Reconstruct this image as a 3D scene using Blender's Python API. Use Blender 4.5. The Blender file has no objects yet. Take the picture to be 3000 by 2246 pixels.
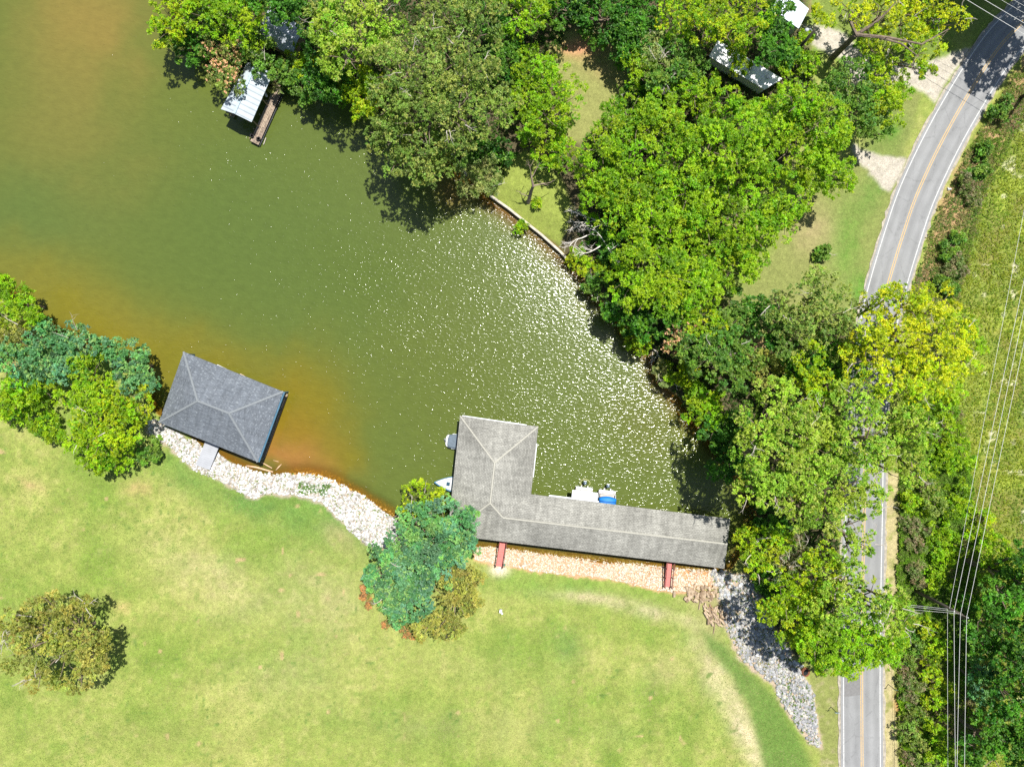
import bpy, math
import numpy as np
from math import radians, sin, cos, pi

# ------------------------------------------------------------------ camera, light, exposure
S, H = 0.05, 104.0                       # metres per photo pixel on the water, drone height
CX, CY = 1500.0, 1123.0
SUN_ZEN, SUN_AZ = 20.5, 33.0             # degrees from straight up, clockwise from north (+Y)

sc = bpy.context.scene
C = sc.collection
cam_d = bpy.data.cameras.new("camera"); cam = bpy.data.objects.new("camera", cam_d); C.objects.link(cam)
cam.location = (0, 0, H); cam.rotation_euler = (0, 0, 0)
cam_d.sensor_fit = 'HORIZONTAL'; cam_d.sensor_width = 36; cam_d.lens = 36 * H / (3000 * S)
cam_d.clip_start = 1; cam_d.clip_end = 5000
sc.camera = cam

w = bpy.data.worlds.new("World"); sc.world = w; w.use_nodes = True
nt = w.node_tree; bg = nt.nodes["Background"]; sky = nt.nodes.new("ShaderNodeTexSky")
sky.sky_type = 'NISHITA'; sky.sun_disc = False
sky.sun_elevation = radians(90 - SUN_ZEN); sky.sun_rotation = radians(SUN_AZ)
nt.links.new(sky.outputs[0], bg.inputs[0]); bg.inputs[1].default_value = 0.07
sd = bpy.data.lights.new("sun", 'SUN'); sun = bpy.data.objects.new("sun", sd); C.objects.link(sun)
sd.energy = 5.0; sd.angle = radians(0.53); sd.color = (1, 0.97, 0.91)
sun.rotation_euler = (radians(-SUN_ZEN), 0, radians(-SUN_AZ))
sun.rotation_mode = 'XYZ'
from mathutils import Vector, Matrix
svec = Vector((sin(radians(SUN_AZ)) * sin(radians(SUN_ZEN)), cos(radians(SUN_AZ)) * sin(radians(SUN_ZEN)), cos(radians(SUN_ZEN))))
sun.rotation_euler = svec.to_track_quat('Z', 'Y').to_euler()
sc.view_settings.view_transform = 'Standard'; sc.view_settings.look = 'None'
sc.view_settings.exposure = 0.72; sc.view_settings.gamma = 1
sc.cycles.use_denoising = False; sc.cycles.adaptive_threshold = .004
sc.cycles.max_bounces = 6; sc.cycles.transparent_max_bounces = 8
sc.cycles.caustics_reflective = False; sc.cycles.caustics_refractive = False

GZ = 0.9                                  # level of the land above the water
rng = np.random.default_rng(7)

# ------------------------------------------------------------------ helpers
def P(px, py, z=0.0):
    k = S * (1 - z / H)
    return ((px - CX) * k, -(py - CY) * k, z)
def V(px, py, z=0.0): return Vector(P(px, py, z))

def vnoise(x, y, seed=0):
    xi = np.floor(x).astype(np.int64); yi = np.floor(y).astype(np.int64)
    xf = x - xi; yf = y - yi
    u = xf * xf * (3 - 2 * xf); v = yf * yf * (3 - 2 * yf)
    def h(a, b):
        n = (a * 73856093) ^ (b * 19349663) ^ (seed * 83492791 + 12345)
        for k1, k2 in ((16, 0x7feb352d), (15, 0x846ca68b), (16, 0x1b873593)):
            n = n & 0xffffffff; n = ((n ^ (n >> k1)) * k2) & 0xffffffff
        return ((n ^ (n >> 15)) & 0xffff) / 65535.0
    return (h(xi, yi) * (1 - u) + h(xi + 1, yi) * u) * (1 - v) + (h(xi, yi + 1) * (1 - u) + h(xi + 1, yi + 1) * u) * v
def fbm(x, y, seed=0, o=4):
    s = 0; a = 0.5; t = 0
    for i in range(o):
        s = s + a * vnoise(x * 2 ** i, y * 2 ** i, seed + i * 17); t += a; a *= 0.5
    return s / t * 2 - 1                  # about -1..1
def sstep(a, b, x):
    t = np.clip((x - a) / (b - a), 0, 1); return t * t * (3 - 2 * t)

def polysd(px, py, poly):
    """signed distance to polygon, positive inside"""
    d = np.full(px.shape, 1e18); inside = np.zeros(px.shape, bool)
    n = len(poly)
    for i in range(n):
        x0, y0 = poly[i]; x1, y1 = poly[(i + 1) % n]
        ex, ey = x1 - x0, y1 - y0; wx, wy = px - x0, py - y0
        t = np.clip((wx * ex + wy * ey) / (ex * ex + ey * ey + 1e-9), 0, 1)
        dd = (wx - ex * t) ** 2 + (wy - ey * t) ** 2
        d = np.minimum(d, dd)
        c = ((y0 <= py) & (y1 > py)) | ((y1 <= py) & (y0 > py))
        with np.errstate(divide='ignore', invalid='ignore'):
            xs = x0 + (py - y0) * (ex / (ey if ey else 1e-9))
        inside ^= c & (px < xs)
    d = np.sqrt(d); return np.where(inside, d, -d)

def tag(o, label=None, cat=None, group=None, kind=None):
    if label: o['label'] = label
    if cat: o['category'] = cat
    if group: o['group'] = group
    if kind: o['kind'] = kind
    return o
def empty(name, loc, label, cat, group=None):
    o = bpy.data.objects.new(name, None); C.objects.link(o); o.location = loc
    o.empty_display_size = 0.3
    return tag(o, label, cat, group)

def quad_mesh(name, verts, nper, col=None):
    """verts (N*nper,3): N separate polygons of nper corners"""
    me = bpy.data.meshes.new(name); nv = len(verts); nf = nv // nper
    me.vertices.add(nv); me.vertices.foreach_set("co", verts.astype(np.float32).ravel())
    me.loops.add(nv); me.loops.foreach_set("vertex_index", np.arange(nv, dtype=np.int32))
    me.polygons.add(nf); me.polygons.foreach_set("loop_start", np.arange(0, nv, nper, dtype=np.int32))
    if col is not None:
        a = me.attributes.new("tint", 'FLOAT_COLOR', 'POINT')
        c4 = np.ones((nv, 4), np.float32); c4[:, :3] = col; a.data.foreach_set("color", c4.ravel())
    me.update(calc_edges=True); return me

class MB:
    def __init__(s): s.v = []; s.f = []; s.uv = []
    def add(s, vs, fs):
        b = len(s.v); s.v += [tuple(v) for v in vs]; s.f += [tuple(i + b for i in f) for f in fs]
    def box(s, c, size, rz=0.0, rx=0.0, ry=0.0):
        m = Matrix.Rotation(rz, 3, 'Z') @ Matrix.Rotation(ry, 3, 'Y') @ Matrix.Rotation(rx, 3, 'X')
        c = Vector(c); h = Vector(size) / 2
        vs = [c + m @ Vector((h.x * a, h.y * b, h.z * d)) for a, b, d in
              ((-1,-1,-1),(1,-1,-1),(1,1,-1),(-1,1,-1),(-1,-1,1),(1,-1,1),(1,1,1),(-1,1,1))]
        s.add(vs, [(3,2,1,0),(4,5,6,7),(0,1,5,4),(1,2,6,5),(2,3,7,6),(3,0,4,7)])
    def bar(s, a, b, wd, ht):
        """box beam from a to b"""
        a = Vector(a); b = Vector(b); d = b - a; L = d.length; d.normalize()
        sx = d.cross(Vector((0, 0, 1)))
        if sx.length < 1e-3: sx = Vector((1, 0, 0))
        sx.normalize(); up = sx.cross(d)
        vs = []
        for q in (a, b):
            for u, t in ((-1,-1),(1,-1),(1,1),(-1,1)): vs.append(q + sx * (u * wd / 2) + up * (t * ht / 2))
        s.add(vs, [(0,1,2,3),(7,6,5,4),(0,4,5,1),(1,5,6,2),(2,6,7,3),(3,7,4,0)])
    def tube(s, pts, rad, n=6, cap=True):
        pts = [Vector(p) for p in pts]; rr = rad if hasattr(rad, '__len__') else [rad] * len(pts)
        b = len(s.v); ref = Vector((0.31, 0.17, 0.93))
        for i, p in enumerate(pts):
            d = (pts[min(i + 1, len(pts) - 1)] - pts[max(i - 1, 0)]).normalized()
            r = ref if abs(d.dot(ref)) < 0.95 else Vector((1, 0, 0))
            x = d.cross(r).normalized(); y = d.cross(x)
            for k in range(n):
                a = 2 * pi * k / n; s.v.append(tuple(p + (x * cos(a) + y * sin(a)) * rr[i]))
        for i in range(len(pts) - 1):
            for k in range(n):
                k2 = (k + 1) % n; s.f.append((b + i*n + k, b + (i+1)*n + k, b + (i+1)*n + k2, b + i*n + k2))
        if cap:
            s.f.append(tuple(b + k for k in range(n)))
            e = b + (len(pts) - 1) * n; s.f.append(tuple(e + n - 1 - k for k in range(n)))
    def prism(s, poly, z0, z1):
        """poly: list of (x,y) world"""
        n = len(poly); a = sum(poly[i][0]*poly[(i+1)%n][1] - poly[(i+1)%n][0]*poly[i][1] for i in range(n))
        if a < 0: poly = poly[::-1]
        vs = [(x, y, z0) for x, y in poly] + [(x, y, z1) for x, y in poly]
        s.add(vs, [tuple(range(n-1, -1, -1)), tuple(range(n, 2*n))] + [(i, (i+1)%n, n+(i+1)%n, n+i) for i in range(n)])
    def lathe(s, prof, c, n=12, axis=None):
        c = Vector(c); b = len(s.v); q = Vector((0,0,1)).rotation_difference(Vector(axis)) if axis else None
        for r, z in prof:
            for k in range(n):
                a = 2*pi*k/n; p = Vector((r*cos(a), r*sin(a), z))
                if q: p = q @ p
                s.v.append(tuple(c + p))
        for i in range(len(prof)-1):
            for k in range(n):
                k2 = (k+1) % n; s.f.append((b+i*n+k, b+i*n+k2, b+(i+1)*n+k2, b+(i+1)*n+k))
        s.f.append(tuple(b + n - 1 - k for k in range(n))); e = b+(len(prof)-1)*n; s.f.append(tuple(e+k for k in range(n)))
    def build(s, name, m, parent=None, smooth=False, bevel=0):
        me = bpy.data.meshes.new(name); me.from_pydata(s.v, [], s.f); me.update()
        me.materials.append(m)
        if smooth: me.polygons.foreach_set("use_smooth", [True] * len(me.polygons))
        o = bpy.data.objects.new(name, me); C.objects.link(o)
        if parent is not None:
            o.parent = parent; o.matrix_parent_inverse = Matrix.Translation(-Vector(parent.location))
        if bevel:
            b = o.modifiers.new("bevel", 'BEVEL'); b.width = bevel; b.segments = 2; b.limit_method = 'ANGLE'
        return o

def link(name, me, mats, parent=None):
    me.materials.append(mats); o = bpy.data.objects.new(name, me); C.objects.link(o)
    if parent is not None:
        o.parent = parent; o.matrix_parent_inverse = Matrix.Translation(-Vector(parent.location))
    return o

# ------------------------------------------------------------------ materials
class N:
    def __init__(s, name):
        s.m = bpy.data.materials.new(name); s.m.use_nodes = True; s.t = s.m.node_tree
        s.t.nodes.clear(); s.out = s.t.nodes.new("ShaderNodeOutputMaterial")
    def n(s, typ, **kw):
        nd = s.t.nodes.new("ShaderNode" + typ)
        for k, v in kw.items():
            if k.startswith("i_"):
                key = k[2:]; key = int(key) if key.isdigit() else key.replace("_", " ")
                if hasattr(v, "is_output") or isinstance(v, bpy.types.NodeSocket): s.t.links.new(v, nd.inputs[key])
                else: nd.inputs[key].default_value = v
            else: setattr(nd, k, v)
        return nd
    def noise(s, vec, scale, detail=3, rough=0.55):
        return s.n("TexNoise", i_Vector=vec, i_Scale=scale, i_Detail=detail, i_Roughness=rough).outputs["Fac"]
    def math(s, op, a, b=0.0, c=0.0, clamp=False):
        nd = s.n("Math", operation=op, use_clamp=clamp)
        for i, v in enumerate((a, b, c)):
            if isinstance(v, bpy.types.NodeSocket): s.t.links.new(v, nd.inputs[i])
            else: nd.inputs[i].default_value = v
        return nd.outputs[0]
    def maprange(s, v, a, b, c, d):
        return s.n("MapRange", i_Value=v, i_1=a, i_2=b, i_3=c, i_4=d).outputs[0]
    def mix(s, f, a, b, blend='MIX'):
        nd = s.n("Mix", data_type='RGBA', blend_type=blend)
        for i, v in ((0, f), (6, a), (7, b)):
            if isinstance(v, bpy.types.NodeSocket): s.t.links.new(v, nd.inputs[i])
            elif i == 0: nd.inputs[0].default_value = v
            else: nd.inputs[i].default_value = (*v, 1) if len(v) == 3 else v
        return nd.outputs[2]
    def scale_col(s, col, fac):
        nd = s.n("VectorMath", operation='SCALE')
        if isinstance(col, bpy.types.NodeSocket): s.t.links.new(col, nd.inputs[0])
        else: nd.inputs[0].default_value = col
        s.t.links.new(fac, nd.inputs["Scale"]); return nd.outputs[0]
    def bump(s, h, strength, dist=0.05):
        return s.n("Bump", i_Height=h, i_Strength=strength, i_Distance=dist).outputs[0]
    def prin(s, col, rough=0.8, spec=0.3, metal=0.0, normal=None):
        nd = s.n("BsdfPrincipled")
        for k, v in (("Base Color", col), ("Roughness", rough), ("Specular IOR Level", spec), ("Metallic", metal), ("Normal", normal)):
            if v is None: continue
            if isinstance(v, bpy.types.NodeSocket): s.t.links.new(v, nd.inputs[k])
            elif k == "Base Color": nd.inputs[k].default_value = (*v, 1)
            else: nd.inputs[k].default_value = v
        return nd.outputs[0]
    def done(s, sh): s.t.links.new(sh, s.out.inputs[0]); return s.m

def simple(name, col, rough=0.7, var=0.2, scale=3.0, spec=0.3, metal=0.0, bump=0.0, fine=20.0, col2=None):
    k = N(name); v = k.n("TexCoord").outputs["Object"]
    a = k.noise(v, scale, 4); b = k.noise(v, fine, 2)
    f = k.math('ADD', k.maprange(a, .3, .7, 1 - var, 1 + var), k.maprange(b, .3, .7, -var * .5, var * .5))
    c = k.scale_col(col, f) if col2 is None else k.scale_col(k.mix(k.maprange(a, .4, .6, 0, 1), col, col2), f)
    return k.done(k.prin(c, rough, spec, metal, k.bump(b, bump, .03) if bump else None))

def leafmat(name, trans=0.45, rough=0.5, spec=.35):
    k = N(name); c = k.n("Attribute", attribute_name="tint").outputs["Color"]
    p = k.prin(c, rough, spec)
    t = k.n("BsdfTranslucent", i_Color=k.mix(1.0, c, (1.1, 1.15, .45), 'MULTIPLY')).outputs[0]
    m = k.n("MixShader", i_Fac=trans); k.t.links.new(p, m.inputs[1]); k.t.links.new(t, m.inputs[2])
    return k.done(m.outputs[0])
M_LEAF = leafmat("foliage")
M_BARK = simple("bark", (.17, .13, .095), .9, .35, 2, bump=.6, fine=14)
M_DEAD = simple("dead_wood", (.40, .36, .31), .9, .3, 2, bump=.4, fine=14)
M_WHITE = simple("white_paint", (.56, .57, .58), .4, .05, 1)
M_DKMETAL = simple("dark_metal", (.035, .04, .045), .4, .2, 2)
M_BLUEGREY = simple("blue_grey_metal", (.05, .12, .18), .4, .2, 2)
M_TIMBER = simple("treated_timber", (.23, .18, .12), .85, .25, 1.5, bump=.3)
M_REDRAMP = simple("red_painted_deck", (.50, .15, .13), .75, .1, 2.5)
M_DKRED = simple("dark_red_rail", (.13, .04, .035), .7, .2, 2.5)
M_GREYRAMP = simple("grey_aluminium_deck", (.30, .31, .33), .5, .08, 1.0)
M_WIRE = simple("wire", (.62, .62, .60), .45, .1, 1)
M_POLE = simple("pole_wood", (.075, .065, .052), .9, .3, 1.2, bump=.3)
M_CONC = simple("concrete", (.42, .38, .31), .9, .25, 1.5, bump=.4)
M_BLUE = simple("blue_canvas", (.01, .16, .50), .6, .12, 2)
M_GREYCAN = simple("grey_canvas", (.10, .13, .16), .7, .15, 3)
M_TAN = simple("tan_vinyl", (.42, .37, .32), .6, .12, 3)
M_COWL = simple("outboard_cowl", (.10, .14, .19), .15, .1, 3, spec=.6)
M_ALU = simple("aluminium", (.6, .62, .63), .35, .08, 3, metal=.6)
M_RUST = simple("rusty_steel", (.20, .075, .04), .85, .35, 4, bump=.3)
M_BLACK = simple("rubber_and_pipe_shade", (.012, .012, .013), .7, .2, 4)  # tyre rubber, and the shade painted inside the culvert
k = N("firewood_bark"); v = k.n("TexCoord").outputs["Object"]; rnd = k.n("ObjectInfo").outputs["Random"]
M_LOG = k.done(k.prin(k.scale_col(k.mix(rnd, (.22, .155, .10), (.46, .36, .25)), k.maprange(k.noise(v, 3, 4), .3, .7, .75, 1.25)), .9, .2, 0, k.bump(k.noise(v, 14, 2), .4, .03)))
M_LOGEND = simple("cut_wood", (.60, .38, .16), .8, .2, 6)
M_GLASS = simple("dark_tinted_hatch", (.03, .07, .11), .15, .1, 3, spec=.6)
M_YELLOW = simple("yellow_tube", (.62, .58, .30), .5, .08, 3)
M_WALL = simple("boathouse_wall", (.25, .27, .28), .8, .15, 2)

def roofmat(name, col, col2, rows, bw, varb, stain, dots=None):
    k = N(name); uv = k.n("UVMap", uv_map="UVMap").outputs[0]; ob = k.n("TexCoord").outputs["Object"]
    br = k.n("TexBrick", i_Vector=uv, i_Scale=1.0, i_Mortar_Size=rows * .09, i_Mortar_Smooth=.6, i_Brick_Width=bw, i_Row_Height=rows, i_Bias=0.0)
    br.inputs["Color1"].default_value = (*col, 1); br.inputs["Color2"].default_value = (*col2, 1)
    br.inputs["Mortar"].default_value = (*[c * .55 for c in col], 1)
    a = k.noise(ob, .25, 4); b = k.noise(ob, 6, 3, .7)
    f = k.math('MULTIPLY', k.maprange(a, .35, .68, 1 + stain * .5, 1 - stain), k.maprange(b, .25, .75, 1 - varb, 1 + varb))
    streak = k.maprange(k.noise(k.n("Mapping", i_Vector=uv, i_Scale=(1.6, .16, 1)).outputs[0], 1.0, 4, .65), .38, .66, 1.10, .82)
    f = k.math('MULTIPLY', f, streak)
    patch = k.n("TexVoronoi", i_Vector=k.n("Mapping", i_Vector=uv, i_Scale=(.9, 3.2, 1)).outputs[0], i_Scale=1.3).outputs["Color"]
    f = k.math('MULTIPLY', f, k.maprange(k.n("SeparateXYZ", i_0=patch).outputs[0], 0, 1, .88, 1.1))
    c = k.scale_col(br.outputs[0], f)
    if dots:
        mp = k.n("Mapping", i_Vector=uv, i_Scale=(2.2, 6.0, 1)).outputs[0]
        d = k.maprange(k.noise(mp, 1.0, 2, .6), .60, .66, 0, .8); c = k.mix(d, c, dots)
    return k.done(k.prin(c, .9, .2, 0, k.bump(k.math('ADD', br.outputs[1], b), .5, .02)))
M_SHINGLE = roofmat("weathered_shingle", (.235, .23, .205), (.285, .28, .25), .24, .4, .30, .22)
M_DKSHINGLE = roofmat("charcoal_shingle", (.115, .13, .15), (.135, .15, .17), .16, .9, .2, .10, dots=(.24, .265, .285))
M_RIDGECAP = simple("ridge_cap_shingle", (.32, .31, .265), .9, .12, 4)
M_DKRIDGE = simple("grey_ridge_cap", (.165, .18, .19), .9, .08, 4)

def corrugated(name, col, period, rust=0.0, rough=.35, metal=.5, lo=.7):
    k = N(name); uv = k.n("UVMap", uv_map="UVMap").outputs[0]; ob = k.n("TexCoord").outputs["Object"]
    sx = k.n("SeparateXYZ", i_0=uv).outputs[0]
    s_ = k.math('SINE', k.math('MULTIPLY', sx, 2 * pi / period))
    f = k.math('MULTIPLY', k.maprange(s_, -1, -.4, lo, 1), k.maprange(k.noise(ob, .8, 4), .3, .7, .85, 1.1))
    c = k.scale_col(col, f)
    if rust: c = k.mix(k.maprange(k.noise(ob, 1.5, 5, .7), .55, .75, 0, rust), c, (.22, .10, .05))
    return k.done(k.prin(c, rough, .5, metal, k.bump(s_, .35, .03)))
M_METROOF = corrugated("galvanised_roof", (.36, .41, .45), .75, 0, .7, 0, .62)
M_SHEDROOF = corrugated("weathered_shed_roof", (.30, .33, .37), .3, .25, .5, .2)
M_PANEL = corrugated("white_ribbed_panel", (.50, .51, .54), .34, 0, .4, 0, .62)
M_TRAILER = corrugated("trailer_roof", (.72, .72, .72), 1.2, .12, .5, 0, .9)

def plankmat():
    k = N("old_dock_planks"); uv = k.n("UVMap", uv_map="UVMap").outputs[0]
    br = k.n("TexBrick", i_Vector=uv, i_Scale=1.0, i_Mortar_Size=.02, i_Brick_Width=4.0, i_Row_Height=.2, i_Bias=0.0)
    br.inputs["Color1"].default_value = (.34, .27, .20, 1); br.inputs["Color2"].default_value = (.20, .15, .12, 1)
    br.inputs["Mortar"].default_value = (.02, .015, .01, 1)
    f = k.maprange(k.noise(uv, 3, 4, .7), .3, .7, .6, 1.45)
    return k.done(k.prin(k.scale_col(br.outputs[0], f), .9, .2, 0, k.bump(br.outputs[1], .6, .02)))
M_PLANK = plankmat()

# ------------------------------------------------------------------ the lake and the ground
LAKE = [(-9000,-9000),(380,-9000),(400,-900),(470,-100),(520,20),(560,120),(640,190),(720,215),(850,240),(930,262),(1040,268),(1130,310),(1200,380),
 (1290,430),(1340,470),(1362,515),(1420,566),(1450,588),(1520,636),(1590,692),(1640,732),(1690,790),(1740,860),(1790,905),(1830,960),
 (1890,1010),(1915,1050),(1925,1110),(1985,1160),(2030,1230),(2080,1290),(2150,1350),(2200,1430),(2215,1510),(2190,1600),(2140,1665),
 (2080,1676),(2000,1668),(1800,1652),(1650,1635),(1500,1613),(1400,1604),(1330,1590),(1200,1552),(1140,1508),(1060,1456),(960,1406),
 (900,1390),(820,1395),(760,1390),(700,1368),(650,1336),(600,1322),(560,1280),(520,1240),(460,1215),(440,1180),(400,1110),(300,1030),
 (200,985),(120,965),(60,905),(0,840),(-300,700),(-900,420),(-9000,-2500)]
LW = [P(x, y)[:2] for x, y in LAKE]

def axis(lo, hi, step, far):
    a = list(np.arange(lo, hi + step * .5, step)); out = []; s_ = step; x = hi
    while x < far: s_ *= 1.22; x += s_; out.append(x)
    neg = []; s_ = step; x = lo
    while x > -far: s_ *= 1.22; x -= s_; neg.append(x)
    return np.array(neg[::-1] + a + out)

def grid_mesh(name, xs, ys, Z, col, extra=None):
    nx, ny = len(xs), len(ys); X, Y = np.meshgrid(xs, ys)
    co = np.stack([X.ravel(), Y.ravel(), Z.ravel()], 1).astype(np.float32)
    idx = np.arange(nx * ny).reshape(ny, nx)
    q = np.stack([idx[:-1, :-1], idx[:-1, 1:], idx[1:, 1:], idx[1:, :-1]], -1).reshape(-1, 4)
    me = bpy.data.meshes.new(name); me.vertices.add(len(co)); me.vertices.foreach_set("co", co.ravel())
    me.loops.add(q.size); me.loops.foreach_set("vertex_index", q.ravel().astype(np.int32))
    me.polygons.add(len(q)); me.polygons.foreach_set("loop_start", np.arange(0, q.size, 4, dtype=np.int32))
    me.polygons.foreach_set("use_smooth", np.ones(len(q), bool))
    a = me.attributes.new("tint", 'FLOAT_COLOR', 'POINT'); c4 = np.ones((len(co), 4), np.float32)
    c4[:, :3] = col.reshape(-1, 3)
    if extra is not None: c4[:, 3] = extra.ravel()
    a.data.foreach_set("color", c4.ravel()); me.update(calc_edges=True); return me

xs = axis(-84, 84, .26, 1500); ys = axis(-66, 66, .26, 1500)
X, Y = np.meshgrid(xs, ys)
sdl = -polysd(X, Y, LW)                            # + on land
sdl_n = sdl + .25 * fbm(X * .8, Y * .8, 3)
def height(sd_):
    return np.where(sd_ > 0, np.minimum(GZ, .02 + .30 * np.minimum(sd_, 5)), np.maximum(-1.9, .30 * sd_))
Z = height(sdl_n) + .05 * fbm(X * .15, Y * .15, 5) * (sdl > 3) + .015 * fbm(X * 1.3, Y * 1.3, 6)
def ground_z(x, y):
    s_ = -polysd(np.array([x], float), np.array([y], float), LW)[0]
    return float(height(np.array(s_)))
def ground_zs(x, y): return height(-polysd(x, y, LW))

k_ = S * (1 - np.clip(Z, 0, 2) / H)
PX, PY = X / k_ + CX, -Y / k_ + CY                 # photograph coordinates, used as a ruler for world features
n1 = fbm(X * .10, Y * .10, 11); n2 = fbm(X * .35, Y * .35, 12); n3 = fbm(X * 1.2, Y * 1.2, 13); n4 = fbm(X * .05, Y * .05, 14)
n5 = fbm(X * 2.6, Y * 2.6, 19, 2)
def lay(col, m, rgb): return col * (1 - m[..., None]) + np.array(rgb) * m[..., None]
def pm(poly, f=12, amp=14): return sstep(-f, f, polysd(PX, PY, poly) + amp * n2 + amp * .6 * n3)
def blob(x, y, rx, ry=None, ang=0):
    ry = ry or rx; dx, dy = PX - x, PY - y; a = radians(ang)
    u = (dx * cos(a) + dy * sin(a)) / rx; v = (-dx * sin(a) + dy * cos(a)) / ry
    return np.exp(-(u * u + v * v) * 1.1)
col = np.ones(X.shape + (3,)) * np.array((.200, .240, .054))
col = lay(col, sstep(-.15, .5, n1 + .5 * n2), (.140, .205, .034))
col = lay(col, .75 * sstep(.0, .55, -n1 + .4 * n3 + .2 * n4), (.275, .280, .085))
col = lay(col, .25 * sstep(.1, .7, n3), (.32, .29, .12))
col = lay(col, .45 * sstep(.2, .7, -n3 - .3 * n2), (.10, .165, .03))
# greener and drier patches of the big lawn
for x, y, rx, ry, a, c, m in [(760,1480,230,60,18,(.09,.17,.035),.8),(560,1400,90,40,40,(.10,.18,.035),.8),(980,1540,130,50,35,(.09,.18,.035),.8),
    (1660,1900,60,60,0,(.06,.15,.03),.55),(1650,1720,300,45,6,(.12,.21,.035),.7),(1500,1700,80,60,0,(.12,.21,.03),.6),(620,1700,200,90,30,(.34,.30,.15),.5),
    (950,1750,150,120,30,(.33,.29,.14),.5),(850,2000,200,90,0,(.30,.28,.12),.4),(1330,1950,250,60,10,(.24,.25,.08),.5),(1000,1580,60,30,40,(.34,.25,.14),.6),
    (1150,1630,90,20,50,(.36,.26,.14),.5),(400,1430,40,25,0,(.42,.26,.14),.6),(360,1780,30,20,0,(.45,.30,.15),.4),(90,1420,45,14,20,(.35,.24,.12),.5),
    (1730,1750,120,16,5,(.38,.31,.19),.6),(1900,1790,160,22,14,(.38,.32,.2),.55),(2100,1960,50,130,-25,(.38,.33,.19),.75),(2190,2160,35,150,-22,(.42,.36,.22),.85),
    (1960,1960,90,50,0,(.33,.29,.13),.5),(1720,1650,60,20,4,(.36,.30,.19),.6),(1300,2130,300,60,0,(.17,.20,.06),.5),(500,2150,250,60,0,(.20,.22,.06),.5),
    (1600,2100,40,200,8,(.15,.20,.05),.35),(1480,2050,25,220,4,(.15,.20,.05),.35),(1800,2150,60,40,0,(.16,.22,.05),.6)]:
    col = lay(col, np.clip(m * blob(x, y, rx, ry, a) * (1 + .7 * n2 + .5 * n3), 0, 1), c)
for k in range(7):                                  # faint mower passes across the lawn
    u = (PX - 1000) * cos(radians(-4)) + (PY - 1900) * sin(radians(-4))
band = np.sin((PX * .995 + PY * .1 + 14 * n1) / 19.0) * sstep(900, 1300, PX) * sstep(1650, 1800, PY) + np.sin((PX * .5 + PY * .86 + 20 * n1) / 17.0) * sstep(1100, 700, PX) * sstep(1300, 1500, PY)
col *= (1 + .05 * band * (1 + n2))[..., None]
col = lay(col, .8 * sstep(.80, .92, vnoise(X * 1.9, Y * 1.9, 91)) * sstep(-.1, .4, n2 - .3 * n1), (.085, .15, .03))       # weeds and clover
col = lay(col, .7 * sstep(.86, .95, vnoise(X * .9, Y * .9, 92)) * sstep(.1, .6, n1 + n2), (.40, .27, .15))                 # scuffed bare earth
col = lay(col, np.clip(.8 * blob(2060, 1745, 60, 35, 20), 0, 1), (.30, .235, .14)); col = lay(col, np.clip(.6 * blob(2095, 1810, 40, 40), 0, 1), (.27, .22, .12))
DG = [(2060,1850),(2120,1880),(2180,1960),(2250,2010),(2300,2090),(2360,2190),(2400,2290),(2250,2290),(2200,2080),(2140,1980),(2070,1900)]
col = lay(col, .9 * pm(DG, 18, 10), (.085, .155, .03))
# land north of the lake: woodland floor, clearings
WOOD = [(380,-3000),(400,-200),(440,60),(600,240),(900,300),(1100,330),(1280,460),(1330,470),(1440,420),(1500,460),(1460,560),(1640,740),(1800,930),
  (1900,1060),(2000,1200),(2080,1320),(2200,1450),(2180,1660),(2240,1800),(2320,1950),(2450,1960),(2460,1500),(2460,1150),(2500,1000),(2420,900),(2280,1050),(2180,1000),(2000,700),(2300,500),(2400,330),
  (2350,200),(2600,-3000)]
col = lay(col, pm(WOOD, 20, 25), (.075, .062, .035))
LAWN2 = [(1440,575),(1480,480),(1540,440),(1640,520),(1680,620),(1640,720)]
CLEAR = [(1640,90),(1760,100),(1860,230),(1900,280),(1800,360),(1700,420),(1640,430),(1660,300),(1600,150)]
VERGE = [(2300,560),(2450,470),(2560,400),(2640,250),(2700,280),(2560,800),(2530,1000),(2450,900),(2280,1010),(2140,880),(2260,740)]
SUNNY = [(2360,-400),(2760,-400),(2790,60),(2700,180),(2600,160),(2500,100),(2400,60)]
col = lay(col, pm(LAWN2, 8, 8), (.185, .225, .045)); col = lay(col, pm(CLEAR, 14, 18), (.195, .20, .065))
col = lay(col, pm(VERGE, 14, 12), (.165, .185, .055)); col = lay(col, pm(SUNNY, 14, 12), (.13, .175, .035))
for x, y, rx, ry, a, c, m in [(1700,140,70,30,0,(.40,.20,.11),.8),(1750,200,60,25,30,(.36,.20,.11),.5),(2480,700,60,130,10,(.10,.185,.03),.8),(2560,560,40,70,20,(.09,.17,.03),.7),(2600,400,50,80,20,(.07,.16,.02),.7),
    (2380,680,70,90,0,(.27,.22,.11),.6),(2300,940,90,50,0,(.30,.24,.12),.5),(2250,1010,60,30,0,(.40,.24,.13),.7),(2680,110,50,60,0,(.05,.10,.02),.8),(2520,850,30,60,0,(.07,.18,.02),.7)]:
    col = lay(col, np.clip(m * blob(x, y, rx, ry, a) * (1 + .7 * n2 + .5 * n3), 0, 1), c)
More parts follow.
